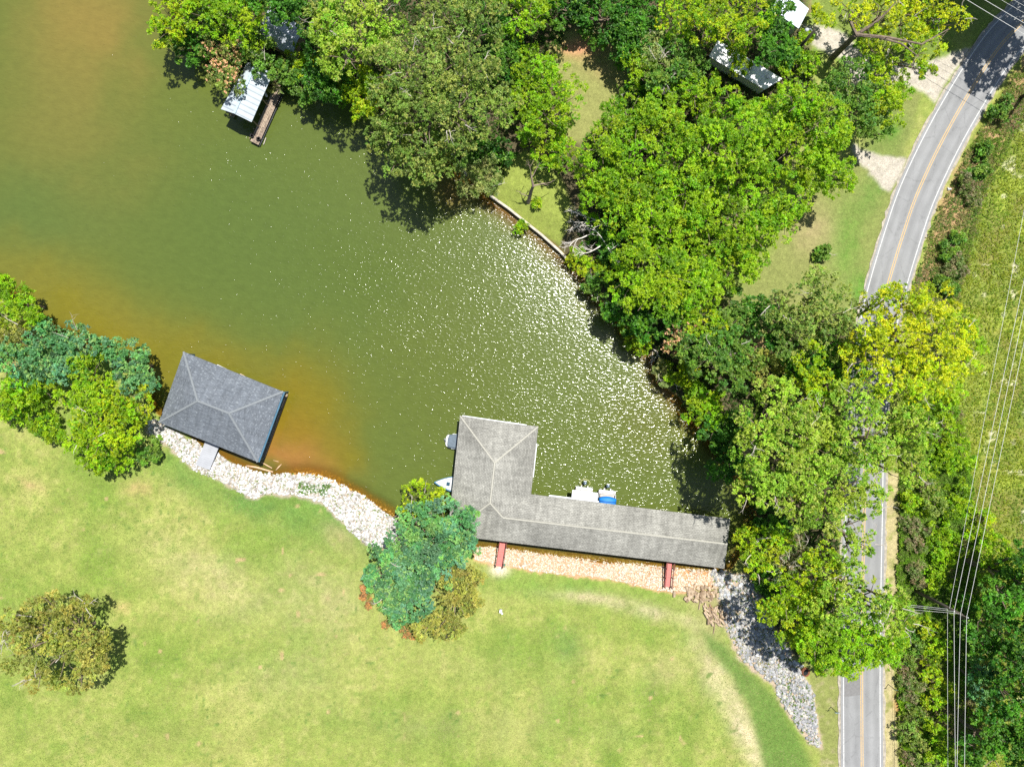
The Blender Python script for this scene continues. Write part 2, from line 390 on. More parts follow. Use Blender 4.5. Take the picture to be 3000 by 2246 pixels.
# east of the road: verge, brush and meadow
EAST = [(2560,3000),(2585,1970),(2595,1600),(2590,1300),(2640,1050),(2670,860),(2780,560),(2870,360),(3020,130),(6000,-3000),(9000,3000)]
e = pm(EAST, 4, 2)
col = lay(col, e, (.16, .19, .035))
col = lay(col, e * sstep(-.2, .5, n2 + .6 * n1), (.125, .19, .025)); col = lay(col, e * .7 * sstep(.1, .6, -n1 + .5 * n3), (.25, .24, .05))
DIRT = [(2760,560),(2850,440),(2960,240),(3010,170),(3060,150),(3020,260),(2900,480),(2830,640),(2770,800),(2720,860),(2690,830)]
MD = sstep(-10, 30, polysd(PX, PY, [(2800,3000),(2820,1500),(2810,900),(2900,520),(3050,260),(9000,200),(9000,3000)]))
col = lay(col, MD * .75 * sstep(.0, .5, n1 * .8 + n2), (.17, .15, .045)); col = lay(col, MD * .6 * sstep(.05, .5, -n2 + .3 * n5), (.24, .30, .035)); col = lay(col, MD * .8 * sstep(.84, .93, vnoise(X * .7, Y * .7, 55)), (.42, .40, .26))
col = lay(col, .85 * pm(DIRT, 14, 22), (.33, .20, .11))
V2 = [(2592,1380),(2634,1380),(2634,1720),(2620,1980),(2635,2300),(2578,2300),(2585,1700)]
col = lay(col, pm(V2, 5, 4), (.34, .29, .15)); col = lay(col, pm(V2, 5, 4) * sstep(.0, .5, n3), (.19, .20, .06))
BR = [(2636,1200),(2720,1180),(2760,1500),(2740,1800),(2700,2300),(2640,2300),(2630,2000)]
col = lay(col, .5 * pm(BR, 12, 20) * sstep(-.3, .3, n2), (.22, .16, .09))
for x, y, r in [(2640,2060,18),(2648,2000,10),(2700,1330,25),(2660,1960,16)]: col = lay(col, np.clip(1.2 * blob(x, y, r, r * 1.8), 0, 1), (.45, .20, .09))
W2 = [(2570,-3000),(2580,2300),(2400,2300),(2340,2100),(2330,1950),(2460,1930),(2462,2300)]
VS = [(2370,1950),(2466,1950),(2466,2300),(2410,2300),(2400,2180),(2370,2020)]
col = lay(col, pm(VS, 8, 6), (.17, .19, .055)); col = lay(col, .6 * pm(VS, 8, 6) * sstep(.1, .5, n3 + .4 * n2), (.29, .25, .14))
# gravel drives and shore soils
G1 = [(2340,70),(2420,80),(2480,100),(2530,160),(2600,190),(2690,185),(2760,170),(2860,130),(2800,210),(2740,300),(2700,270),(2640,240),(2560,260),(2500,250),(2470,170),(2400,140)]
G2 = [(2500,425),(2530,445),(2590,455),(2650,465),(2640,500),(2605,565),(2560,525),(2505,470)]
G3 = [(2380,-100),(2560,-100),(2545,80),(2590,170),(2540,200),(2490,90)]
for g in (G1, G2): 
    m = pm(g, 7, 9); col = lay(col, m, (.37, .335, .28)); col = lay(col, m * .5 * sstep(.1, .6, n3), (.28, .26, .21))
TANZ = [(1385,1600),(1500,1608),(2000,1664),(2080,1668),(2115,1685),(2105,1712),(2040,1722),(1985,1735),(1900,1722),(1780,1693),(1560,1672),(1500,1655),(1390,1640)]
WHIZ = [(440,1225),(600,1315),(700,1366),(760,1386),(830,1388),(900,1386),(960,1402),(1060,1452),(1130,1500),(1215,1555),(1150,1604),(1090,1600),(1035,1560),(950,1472),(880,1452),(800,1446),(740,1458),(640,1405),(560,1368),(500,1310),(430,1265)]
GRYZ = [(2080,1665),(2190,1690),(2235,1760),(2265,1850),(2310,1900),(2345,1960),(2375,2020),(2395,2130),(2405,2185),(2370,2175),(2310,2085),(2265,2000),(2175,1930),(2130,1850),(2110,1760)]
def grow(poly, d):
    cx = sum(p[0] for p in poly) / len(poly); cy = sum(p[1] for p in poly) / len(poly)
    return poly
for zpoly, c, gr in ((TANZ, (.42, .25, .14), 5), (WHIZ, (.30, .25, .19), 4), (GRYZ, (.36, .28, .21), 6)):
    col = lay(col, sstep(-5, 5, polysd(PX, PY, zpoly) + gr + 9 * n3 + 5 * n2), c)
col = lay(col, np.clip(1.2 * blob(1463, 1668, 26, 18), 0, 1), (.55, .46, .36)); col = lay(col, np.clip(1.1 * blob(2050, 1660, 70, 35), 0, 1), (.47, .20, .08))
# wet margin and lake bed
col = lay(col, sstep(.25, -.25, sdl_n), (.27, .13, .03))
col = lay(col, sstep(-.5, -3, sdl_n), (.15, .10, .025))
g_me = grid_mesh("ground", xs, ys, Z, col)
def groundmat():
    k = N("ground"); c = k.n("Attribute", attribute_name="tint").outputs["Color"]; v = k.n("TexCoord").outputs["Object"]
    st = k.n("Mapping", i_Vector=v, i_Rotation=(0, 0, .5), i_Scale=(1, 2.0, 1)).outputs[0]
    a = k.noise(v, 1.6, 5, .7); b = k.noise(st, 7, 3, .75); d = k.noise(v, 22, 2, .7)
    f = k.math('MULTIPLY', k.maprange(a, .3, .7, .78, 1.22), k.math('MULTIPLY', k.maprange(b, .28, .72, .55, 1.45), k.maprange(d, .3, .7, .8, 1.2)))
    c = k.scale_col(c, f)
    c = k.mix(k.maprange(k.noise(st, 3.3, 4, .7), .52, .72, 0, .38), c, (.29, .265, .105), 'MIX')
    hb = k.math('ADD', b, k.math('MULTIPLY', d, .6))
    return k.done(k.prin(c, .95, .12, 0, k.bump(hb, .55, .06)))
M_GROUND = groundmat()
g = link("ground", g_me, M_GROUND); tag(g, "mown lawn, meadow and woodland floor round the lake", kind="structure")

# water
wx = np.arange(-400, 60.01, .6); wy = np.arange(-60, 400.01, .6)
wx = np.concatenate([np.arange(-420, -90, 6), np.arange(-90, 42, .4)]); wy = np.concatenate([np.arange(-34, 66, .4), np.arange(66, 420, 6)])
WX, WY = np.meshgrid(wx, wy); wsd = polysd(WX, WY, LW)       # + in the lake
wpx, wpy = WX / S + CX, -WY / S + CY
m1 = fbm(WX * .06, WY * .06, 31); m2 = fbm(WX * .22, WY * .22, 32)
wc = np.ones(WX.shape + (3,)) * np.array((.076, .100, .018))
def wb(x, y, rx, ry=None, a=0):
    ry = ry or rx; dx, dy = wpx - x + 60 * m2 + 60 * m1, wpy - y + 60 * m2; t = radians(a)
    u = (dx * cos(t) + dy * sin(t)) / rx; v = (-dx * sin(t) + dy * cos(t)) / ry
    return np.exp(-(u * u + v * v) * 1.1)
for x, y, rx, ry, a, c, m in [(800,700,700,350,20,(.064,.095,.020),.8),(1300,1100,250,350,0,(.074,.094,.016),.7),(200,280,260,420,10,(.125,.115,.026),.85),(280,60,140,170,0,(.175,.125,.03),.75),
   (60,600,300,120,10,(.070,.100,.022),.9),(200,880,420,110,22,(.125,.115,.016),.85),(380,1040,300,110,30,(.14,.11,.010),.8),(880,1180,150,150,30,(.135,.105,.006),.8),(860,1290,160,90,30,(.16,.10,.008),.85),
   (830,1340,140,45,10,(.22,.105,.025),.9),(1000,1340,60,50,0,(.12,.105,.006),.6),(620,1040,170,60,25,(.14,.11,.008),.5),(1100,800,200,120,0,(.060,.088,.014),.5),(520,230,180,160,0,(.085,.105,.018),.6),
   (1900,1250,160,100,20,(.085,.092,.014),.6),(1330,560,60,40,30,(.12,.07,.02),.7),(1480,640,90,20,38,(.15,.08,.03),.6)]:
    wc = lay(wc, np.clip(m * wb(x, y, rx, ry, a), 0, 1), c)
wc = lay(wc, .5 * sstep(4.5, .3, wsd + m2) * (wpx > 1200), (.12, .10, .02))
clear = np.clip(sstep(2.6, .15, wsd + .5 * m2), 0, 1)
w_me = grid_mesh("water", wx, wy, np.zeros_like(WX), wc, extra=clear)
k = N("lake_water"); at = k.n("Attribute", attribute_name="tint"); v = k.n("TexCoord").outputs["Object"]
mp = k.n("Mapping", i_Vector=v, i_Rotation=(0, 0, radians(20)), i_Scale=(.8, 1.3, 1)).outputs[0]
mp2 = k.n("Mapping", i_Vector=v, i_Rotation=(0, 0, radians(-38)), i_Scale=(.7, 1.4, 1)).outputs[0]
gust = k.maprange(k.noise(v, .05, 3), .35, .65, .75, 1.2)
h1 = k.noise(mp, 2.3, 2.0, .55); h2 = k.noise(mp2, 3.9, 1.5, .5)
big = k.noise(mp, .4, 2, .5)
hs = k.math('POWER', k.noise(mp2, 2.6, 2, .5), 5.0)
hh = k.math('ADD', k.math('MULTIPLY', h1, .75), k.math('MULTIPLY', h2, .50))
hh = k.math('ADD', hh, k.math('MULTIPLY', hs, 3.6)); hh = k.math('ADD', hh, k.math('MULTIPLY', big, .8))
hh = k.math('MULTIPLY', hh, gust)
bmp = k.bump(hh, 1.0, WAVE := .036)
c = k.scale_col(at.outputs["Color"], k.maprange(k.noise(mp, .9, 4), .3, .7, .93, 1.07))
p = k.n("BsdfPrincipled", i_Base_Color=c, i_Roughness=.15, i_IOR=1.40, i_Normal=bmp)
p.inputs["Specular IOR Level"].default_value = .5
tr = k.n("BsdfTransparent", i_Color=(.80, .66, .30, 1)).outputs[0]
mx = k.n("MixShader", i_Fac=k.math('MULTIPLY', at.outputs["Alpha"], .72)); k.t.links.new(p.outputs[0], mx.inputs[1]); k.t.links.new(tr, mx.inputs[2])
M_WATER = k.done(mx.outputs[0])
wo = link("water", w_me, M_WATER); tag(wo, "murky green lake water with sun glitter", kind="structure")

# ------------------------------------------------------------------ road
def smooth(pts, n=8):
    out = []
    for i in range(len(pts) - 1):
        p0 = np.array(pts[max(i-1, 0)]); p1 = np.array(pts[i]); p2 = np.array(pts[i+1]); p3 = np.array(pts[min(i+2, len(pts)-1)])
        for j in range(n):
            t = j / n; out.append(.5 * ((2*p1) + (-p0+p2)*t + (2*p0-5*p1+4*p2-p3)*t*t + (-p0+3*p1-3*p2+p3)*t**3))
    out.append(np.array(pts[-1])); return np.array(out)
ROAD = [(2520,5200),(2523,3000),(2525,2400),(2525,2246),(2524,1970),(2527,1700),(2531,1500),(2535,1300),(2548,1120),(2570,968),(2592,866),(2640,703),(2694,550),(2790,356),(2912,159),(3000,61),(3150,-90),(3420,-330),(5200,-1800)]
rc = smooth([P(x, y, GZ)[:2] for x, y in ROAD], 10)
tg = np.gradient(rc, axis=0); tg /= np.linalg.norm(tg, axis=1)[:, None]; nr = np.stack([tg[:, 1], -tg[:, 0]], 1)   # right-hand side
slen = np.concatenate([[0], np.cumsum(np.linalg.norm(np.diff(rc, axis=0), axis=1))])
def ribbon(name, o0, o1, z, m, edge=0.0, parent=None, kind='structure', label=None):
    vs, fs, uv = [], [], []
    for i in range(len(rc)):
        j = edge * (rng.random() - .5)
        a = rc[i] + nr[i] * (o0 + j); b = rc[i] + nr[i] * (o1 - j)
        vs += [(a[0], a[1], z), (b[0], b[1], z)]
    for i in range(len(rc) - 1): fs.append((2*i, 2*i+1, 2*i+3, 2*i+2))
    me = bpy.data.meshes.new(name); me.from_pydata(vs, [], fs)
    u = me.uv_layers.new(name="UVMap")
    for l in me.loops:
        i = l.vertex_index; u.data[l.index].uv = ((o0, o1)[i % 2], slen[i // 2])
    me.update(); o = link(name, me, m, parent); tag(o, label, kind=kind); return o
def roadmat():
    k = N("asphalt"); uv = k.n("UVMap", uv_map="UVMap").outputs[0]; ob = k.n("TexCoord").outputs["Object"]
    u = k.n("SeparateXYZ", i_0=uv).outputs[0]
    tr = k.math('COSINE', k.math('MULTIPLY', u, 2 * pi / 1.42))            # wheel tracks polished lighter
    a = k.noise(k.n("Mapping", i_Vector=uv, i_Scale=(1, .12, 1)).outputs[0], 1.3, 4); b = k.noise(ob, 18, 2, .7); c_ = k.noise(ob, .35, 4)
    f = k.math('ADD', k.maprange(tr, -1, 1, .93, 1.07), k.maprange(a, .3, .7, -.08, .08))
    f = k.math('MULTIPLY', f, k.math('MULTIPLY', k.maprange(b, .3, .7, .88, 1.12), k.maprange(c_, .3, .7, .92, 1.08)))
    cr = k.n("TexVoronoi", i_Vector=k.n("Mapping", i_Vector=ob, i_Scale=(1, .6, 1)).outputs[0], i_Scale=.33, feature='DISTANCE_TO_EDGE').outputs[0]
    crk = k.maprange(k.math('ADD', cr, k.maprange(k.noise(ob, 2.5, 3), .3, .7, 0, .06)), .03, .05, .87, 1)
    oil = k.maprange(k.noise(ob, .9, 5, .7), .60, .75, 1, .88)
    f = k.math('MULTIPLY', f, k.math('MULTIPLY', crk, oil))
    return k.done(k.prin(k.scale_col((.212, .214, .214), f), .9, .2, 0, k.bump(b, .3, .01)))
def paintmat(name, col):
    k = N(name); ob = k.n("TexCoord").outputs["Object"]
    m = k.maprange(k.noise(ob, 5, 4, .7), .50, .66, 0, .75)
    return k.done(k.prin(k.mix(m, col, (.22, .21, .20)), .8, .2))
RZ = GZ + .075
ribbon("gravel_shoulder", -3.35, 3.35, RZ - .03, simple("shoulder_gravel", (.30, .27, .22), .95, .3, 2, bump=.4), .35, label="crumbled gravel edge under the country road")
ribbon("road", -3.05, 3.05, RZ, roadmat(), .06, label="grey two lane asphalt road")
M_PW, M_PY = paintmat("worn_white_paint", (.50, .50, .485)), paintmat("worn_yellow_paint", (.52, .34, .12))
ribbon("road_marking", -2.71, -2.59, RZ + .004, M_PW, label="white edge line")
ribbon("road_marking", 2.59, 2.71, RZ + .004, M_PW, label="white edge line")
ribbon("road_marking", -.19, -.09, RZ + .004, M_PY, label="yellow centre line")
ribbon("road_marking", .09, .19, RZ + .004, M_PY, label="yellow centre line")
mb = MB(); x0, y0, _ = P(2473, 2048, GZ); x1, y1, _ = P(2524, 2035, GZ)
pp = [P(a, b, GZ)[:2] for a, b in ((2474,1960),(2520,1960),(2520,2034),(2474,2040))]
mb.prism(pp, RZ + .001, RZ + .003); mb.build("asphalt_patch", simple("darker_asphalt", (.16, .157, .155), .9, .12, 3))["kind"] = "structure"

# ------------------------------------------------------------------ roofs
def roof_part(name, faces, m, parent, thick=.14, eaves=None):
    """faces: list of (list of world points, eave index pair). UV: u along the eave, v up the slope."""
    vs, fs, uvs = [], [], []; keys = {}
    edges = {}
    for pts, (ia, ib) in faces:
        a, b = Vector(pts[ia]), Vector(pts[ib]); ux = (b - a).normalized()
        nrm = (Vector(pts[1]) - Vector(pts[0])).cross(Vector(pts[2]) - Vector(pts[0])).normalized()
        if nrm.z < 0: pts = pts[::-1]; nrm = -nrm
        vy = nrm.cross(ux)
        f = []
        for p in pts:
            kk = tuple(round(c, 4) for c in p)
            if kk not in keys: keys[kk] = len(vs); vs.append(tuple(p))
            f.append(keys[kk])
        fs.append(tuple(f)); uvs.append([((Vector(p) - a).dot(ux), (Vector(p) - a).dot(vy)) for p in pts])
        for i in range(len(f)): edges[(f[i], f[(i+1) % len(f)])] = 1
    n = len(vs); vs2 = vs + [(x, y, z - thick) for x, y, z in vs]
    allf = list(fs); alluv = list(uvs)
    for f in fs: allf.append(tuple(i + n for i in f[::-1])); alluv.append([(0, 0)] * len(f))
    for (a, b) in edges:
        if (b, a) not in edges: allf.append((a, a + n, b + n, b)); alluv.append([(0, 0)] * 4)
    me = bpy.data.meshes.new(name); me.from_pydata(vs2, [], allf); u = me.uv_layers.new(name="UVMap")
    i = 0
    for uvl in alluv:
        for q in uvl: u.data[i].uv = q; i += 1
    me.update(); return link(name, me, m, parent)
def cap(mb, a, b, wd=.3, up=.03):
    a = Vector(a); b = Vector(b); mb.bar(a + Vector((0, 0, up)), b + Vector((0, 0, up)), wd, .05)
def lerp(a, b, t): return tuple(a[i] + (b[i] - a[i]) * t for i in range(3))
def inset(poly, d):
    """shrink a convex-ish polygon toward its centroid by about d metres"""
    cx = sum(p[0] for p in poly) / len(poly); cy = sum(p[1] for p in poly) / len(poly); out = []
    for x, y in poly:
        L = math.hypot(cx - x, cy - y); out.append((x + (cx - x) * d / L, y + (cy - y) * d / L))
    return out

# L-shaped boathouse
E_ = 3.0
A, B, Cc, D, Ee, F = (V(1348,1218,E_), V(1577,1249,E_), V(1556,1447,E_), V(2139,1519,E_), V(2122,1665,E_), V(1311,1566,E_))
R1, R2, J, G_ = V(1449,1355,4.9), V(1436,1473,4.9), V(1474,1516,4.25), V(2131,1593,4.25)
bh = empty("boathouse", P(1700, 1500, 0), "long L-shaped boathouse with weathered grey-brown shingle roof and pale ridge caps", "boathouse")
rf = roof_part("roof", [([A,B,R1],(0,1)), ([F,A,R1,R2],(0,1)), ([B,Cc,J,R2,R1],(0,1)), ([Cc,D,G_,J],(0,1)), ([Ee,F,R2,J,G_],(0,1))], M_SHINGLE, bh)
for a, b in ((A,R1),(B,R1),(R1,R2),(R2,F),(R2,J),(J,G_)):
    m_ = MB(); cap(m_, a, b, .21); m_.build("ridge_cap", M_RIDGECAP, rf)
m_ = MB(); m_.bar(A + Vector((.3,.04,-.1)), lerp(A, B, .85), .12, .14); m_.build("gutter", M_ALU, rf)
m_ = MB(); m_.bar(Vector(lerp(Cc, D, .09)) + Vector((0,.12,-.12)), Vector(lerp(Cc, D, .34)) + Vector((0,.12,-.12)), .2, .14); m_.build("gutter", M_WHITE, rf)
m_ = MB(); m_.bar(Vector(lerp(B, Cc, .25)) + Vector((.05,0,-.1)), Vector(lerp(B, Cc, .75)) + Vector((.05,0,-.1)), .12, .14); m_.build("gutter", M_ALU, rf)
m_ = MB(); m_.add([D - Vector((.3,.1,.16)), G_ - Vector((.3,0,.18)), Ee - Vector((.3,-.1,.16)), D - Vector((.42,.1,.16)), G_ - Vector((.42,0,.18)), Ee - Vector((.42,-.1,.16))], [(0,1,2),(5,4,3),(0,3,4,1),(1,4,5,2),(2,5,3,0)])
m_.build("gable_wall", M_WALL, bh)
# deck walks under the roof, posts
def dk(a, b, wd, z=.5):
    m = MB(); m.bar((a[0], a[1], z), (b[0], b[1], z), wd, .12); return m
Ai, Bi, Ci, Di, Ei, Fi = [Vector((p.x, p.y, 0)) for p in (A, B, Cc, D, Ee, F)]
dirW = (Bi - Ai).normalized(); dirS = (Fi - Ai).normalized(); dirE = (Di - Ci).normalized()
for n_, (a, b, wd) in enumerate([(Bi - dirW * 1.0 + dirS * .6, Ci - dirW * 1.0 - dirS * 0, 1.2), (Fi - dirS * 1.3 + dirE * .7, Ei - dirS * 1.3 - dirE * .8, 1.6),
      (Ai + dirS * .9 + dirW * .7, Bi + dirS * .9 - dirW * .4, 1.2), (Ai + dirS * 6.9 + dirW * .7, Ai + dirS * 6.9 + dirW * 10.2, 1.1), (Ai + dirS * 12.6 + dirW * .7, Ci + dirS * .4 - dirW * .4, 1.1)]):
    dk(a, b, wd, .5 + n_ * .004).build("deck", M_TIMBER, bh)
for t in (0, .33, .66, 1):
    for a, b in ((Ai + (dirW + dirS) * .4, Fi + (dirW - dirS) * .4), (Bi + (dirS - dirW) * .4, Ci + (dirS - dirW) * .3)):
        p = a.lerp(b, t); m_ = MB(); m_.box((p.x, p.y, .9), (.16, .16, 4.0)); m_.build("post", M_TIMBER, bh)
for i in range(7):
    for a, b in ((Fi + dirE * 5 - dirS * .4, Ei - dirE * .5 - dirS * .4), (Ci + dirE * 1 + dirS * .4, Di - dirE * .5 + dirS * .4)):
        p = a.lerp(b, i / 6); m_ = MB(); m_.box((p.x, p.y, .9), (.16, .16, 4.0)); m_.build("post", M_TIMBER, bh)
# ribbed white panel roof over the slip
q = [V(1677,1434,2.6), V(1752,1443,2.6), V(1750,1474,2.7), V(1674,1462,2.7)]
cp = roof_part("canopy_panel", [(q, (0, 1))], M_PANEL, bh, .05)

# red gangways
def gangway(name, a, b, wd, z0, z1, m, mr, label, rails=True):
    a = V(*a, z0); b = V(*b, z1); e = empty(name, (b.x, b.y, 0), label, "gangway", "gangways from shore to the boathouses")
    m_ = MB(); n = 12
    d = (b - a); sx = d.cross(Vector((0,0,1))).normalized()
    for i in range(n):
        p0 = a + d * (i / n); p1 = a + d * ((i + .97) / n); m_.bar(p0, p1, wd, .08)
    m_.build("walkway_deck", m, e)
    if rails:
        for s_ in (-1, 1):
            m_ = MB()
            for i in range(4):
                p = a + d * (i / 3) + sx * s_ * (wd / 2 + .06); m_.bar(p - Vector((0,0,.15)), p + Vector((0,0,.95)), .09, .09)
                if i in (1, 3): m_.bar(p, p + sx * s_ * .35 - Vector((0,0,.35)), .07, .07); 
            for hz in (.5, .98): m_.bar(a + sx * s_ * (wd/2+.06) + Vector((0,0,hz)), b + sx * s_ * (wd/2+.06) + Vector((0,0,hz)), .07, .07)
            m_.build("handrail", mr, e)
    return e
gangway("gangway", (1476,1575), (1463,1658), .92, .72, GZ + .08, M_REDRAMP, M_DKRED, "pinkish red wooden gangway with rails, beside the round blue-green tree")
gangway("gangway", (1963,1635), (1955,1718), .92, .72, GZ + .08, M_REDRAMP, M_DKRED, "darker red wooden gangway near the firewood piles")
# hose reel beside the first
m_ = MB(); m_.lathe([(.02,-.12),(.2,-.12),(.2,-.1),(.1,-.1),(.1,.1),(.2,.1),(.2,.12),(.02,.12)], P(1478,1654,GZ+.25), 12, (1,.2,0))
tag(m_.build("hose_reel", simple("green_plastic", (.03,.22,.15), .5)), "small green hose reel at the foot of the pinkish gangway", "hose reel")

# hip-roofed charcoal boathouse
TL, TR, BRr, BL = V(538,1030,3), V(830,1147,3), V(755,1353,3), V(465,1237,3)
r1, r2 = V(579,1174,5.0), V(671,1210,5.0)
b2 = empty("boathouse", P(650, 1190, 0), "square boathouse with charcoal shingle hip roof beside the white riprap", "boathouse")
rf2 = roof_part("roof", [([TL,TR,r2,r1],(0,1)), ([TR,BRr,r2],(0,1)), ([BRr,BL,r1,r2],(0,1)), ([BL,TL,r1],(0,1))], M_DKSHINGLE, b2)
for a, b in ((TL,r1),(r1,r2),(BL,r1),(TR,r2),(BRr,r2)):
    m_ = MB(); cap(m_, a, b, .28); m_.build("ridge_cap", M_DKRIDGE, rf2)
m_ = MB(); dn = (TR - BRr).normalized(); ex = Vector((-dn.y, dn.x, 0)); 
m_.bar(TR + Vector((.12,-.05,-.12)), BRr + Vector((.12,0,-.12)), .22, .16); m_.build("gutter", M_BLUEGREY, rf2)
ti, tri, bri, bli = [Vector((p.x, p.y, 0)) for p in (TL, TR, BRr, BL)]
cen = (ti + tri + bri + bli) / 4
def ins(p, k=.94): return cen + (p - cen) * k
# floating deck ring and walls
for n_, (a, b) in enumerate(((bli, bri), (bli, ti), (bri, tri))):
    dk(ins(a, .92), ins(b, .92), 1.3, .5 + .004 * n_).build("deck", M_TIMBER, b2)
m_ = MB(); a, b = ins(tri, .955), ins(bri, .955)
m_.bar((a.x, a.y, 1.0), (b.x, b.y, 1.0), .10, 1.1); m_.build("side_wall", M_BLUEGREY, b2)
for t in (0, .25, .5, .75, 1):
    for a, b in ((ins(tri, .97), ins(bri, .97)), (ins(ti, .96), ins(bli, .96))):
        p = a.lerp(b, t); m_ = MB(); m_.box((p.x, p.y, 1.2), (.18, .18, 3.4)); m_.build("post", M_BLUEGREY, b2)
gangway("gangway", (622,1300), (594,1369), 2.15, .75, GZ + .1, M_GREYRAMP, M_ALU, "wide pale grey gangway across the white riprap", rails=False)

# metal-roofed boathouse
EZ = 3.6
a1, a2, a3, a4 = V(724,183,EZ), V(799,216,EZ), V(737,358,EZ), V(647,320,EZ)
g1, g2 = V(749,188,EZ+.75), V(686,333,EZ+.75)
b3 = empty("boathouse", P(720, 280, 0), "small open boathouse with bright galvanised metal gable roof", "boathouse")
rf3 = roof_part("roof", [([a4,a1,g1,g2],(0,1)), ([a2,a3,g2,g1],(0,1))], M_METROOF, b3, .06)
m_ = MB(); cap(m_, g1, g2, .34, .05); m_.build("ridge_cap", simple("ridge_flashing", (.33,.42,.48), .4, .1, 2), rf3)
for p in (a1, a2, a3, a4, (a4 + a1) / 2, (a2 + a3) / 2):
    c_ = (a1 + a2 + a3 + a4) / 4; q_ = c_ + (p - c_) * .9
    m_ = MB(); m_.box((q_.x, q_.y, 1.2), (.14, .14, EZ * 2 - 2.5 + .2)); m_.build("post", M_TIMBER, b3)
for a, b in ((a4, a1), (a3, a2)):
    m_ = MB(); c_ = (a1 + a2 + a3 + a4) / 4; pa = c_ + (a - c_) * .93; pb = c_ + (b - c_) * .93
    m_.bar((pa.x, pa.y, EZ - .25), (pb.x, pb.y, EZ - .25), .12, .2); m_.build("beam", M_BLUEGREY, b3)
    m_ = MB(); m_.bar((pa.x, pa.y, .35), (pb.x, pb.y, .35), .7, .1); m_.build("deck", M_TIMBER, b3)
# old plank dock
def plank_deck(name, q, z, parent):
    pts = [V(x, y, z) for x, y in q]
    return roof_part(name, [(pts, (0, 3))], M_PLANK, parent, .16)
dkk = empty("dock", P(780, 340, 0), "old weathered plank dock beside the metal-roofed boathouse", "dock")
plank_deck("plank_deck", [(802,256),(828,264),(757,425),(733,413)], .62, dkk)
for x, y in ((800,262),(826,268),(785,300),(810,308),(765,340),(790,350),(748,382),(772,390),(736,410),(757,422)):
    m_ = MB(); p = P(x, y, 0); m_.tube([(p[0], p[1], -1.2), (p[0], p[1], .75)], .09, 8); m_.build("pile", M_TIMBER, dkk)
m_ = MB(); m_.bar(P(833,268,.3), P(761,428,.3), .12, .2); m_.build("side_beam", M_DKMETAL, dkk)
for i, (x, y, lab) in enumerate(((738,398,"dark old tyre on the corner of the plank dock nearest the metal roof"), (757,407,"dark old tyre on the outer corner of the plank dock"))):
    m_ = MB(); c_ = V(x, y, .80)
    prof = [(.18,-.08),(.30,-.09),(.33,0),(.30,.09),(.18,.08),(.16,0),(.18,-.08)]
    m_.lathe(prof, c_, 14); tag(m_.build("tyre", M_BLACK, smooth=True), lab, "tyre", "old tyres on the dock end")
m_ = MB(); m_.tube([P(772,424,.15), P(779,404,.15)], .07, 6); tag(m_.build("floating_board", M_DEAD), "pale board floating beside the outer end of the plank dock", "board")
m_ = MB(); m_.box(P(779,277,1.0), (.3,.6,.5), .4); tag(m_.build("storage_box", M_WHITE, bevel=.04), "small white box under the edge of the galvanised roof", "box")

# shed in the trees, trailer, upper building
def gable_shed(name, quad, ez, rise, m, wallm, label, cat, wall=True):
    a, b, c, d = [V(x, y, ez) for x, y in quad]
    m1_, m2_ = (a + d) / 2 + Vector((0,0,rise)), (b + c) / 2 + Vector((0,0,rise))
    cen_ = (a + b + c + d) / 4; e = empty(name, (cen_.x, cen_.y, GZ), label, cat)
    roof_part("roof", [([a,b,m2_,m1_],(0,1)), ([c,d,m1_,m2_],(0,1))], m, e, .08)
    ww = [(cen_ + (p - cen_) * .94) for p in (a, b, c, d)]
    m_ = MB(); m_.prism([(p.x, p.y) for p in ww], .3, ez - .1)
    m_.build("wall", wallm, e); return e
gable_shed("shed", [(752,108),(856,164),(893,84),(792,20)], 3.2, .5, M_SHEDROOF, M_TIMBER, "shed with blue-grey corrugated roof half hidden under shoreline trees", "shed")
gable_shed("cabin", [(2340,84),(2370,27),(2290,-25),(2255,38)], 3.6, .45, corrugated("pale_metal_roof", (.50,.57,.62), .5, 0, .5, .2, .7), simple("cabin_siding", (.5,.5,.47)), "cabin with pale blue-grey ribbed metal roof at the gravel drive", "cabin")
e = gable_shed("caravan", [(2077,165),(2240,263),(2293,231),(2104,119)], 3.0, .08, M_TRAILER, simple("caravan_side", (.60,.60,.60), .5, .1), "long white caravan half covered by overhanging branches", "caravan")
for x, y in ((2125,150),(2200,200),(2250,225)):
    m_ = MB(); p = V(x, y, 3.2); m_.box(p, (.45,.45,.2), -.5); m_.build("roof_vent", M_ALU, e, bevel=.03)

# ------------------------------------------------------------------ boats
def boat_hull(L, W, hgt, bow=1.0, n=14):
    """outline points (x along, y across), bow at +x"""
    pts = []
    for i in range(n + 1):
        t = i / n; x = t * L
        y = W / 2 * (1 - max(0, (t - (1 - bow)) / bow) ** 2.3) if t > 1 - bow else W / 2
        y *= .93 + .07 * min(1, t * 4)
        pts.append((x, y))
    return pts
def loft(pts, levels, loc, ang):
    """levels: (z, scale across, shift) list; closed hull"""
    m = MB(); R = Matrix.Rotation(ang, 3, 'Z'); loc = Vector(loc)
    ring = [(x, y) for x, y in pts] + [(x, -y) for x, y in pts[::-1][1:]]
    n = len(ring)
    for z, sc_, lx in levels:
        for x, y in ring: m.v.append(tuple(loc + R @ Vector((x * lx, y * sc_, z))))
    for l in range(len(levels) - 1):
        for i in range(n):
            j = (i + 1) % n; m.f.append((l*n+i, l*n+j, (l+1)*n+j, (l+1)*n+i))
    m.f.append(tuple(range(n - 1, -1, -1))); k_ = (len(levels) - 1) * n; m.f.append(tuple(k_ + i for i in range(n)))
    return m
def local(loc, ang): 
    R = Matrix.Rotation(ang, 3, 'Z'); loc = Vector(loc)
    return lambda x, y, z: loc + R @ Vector((x, y, z))
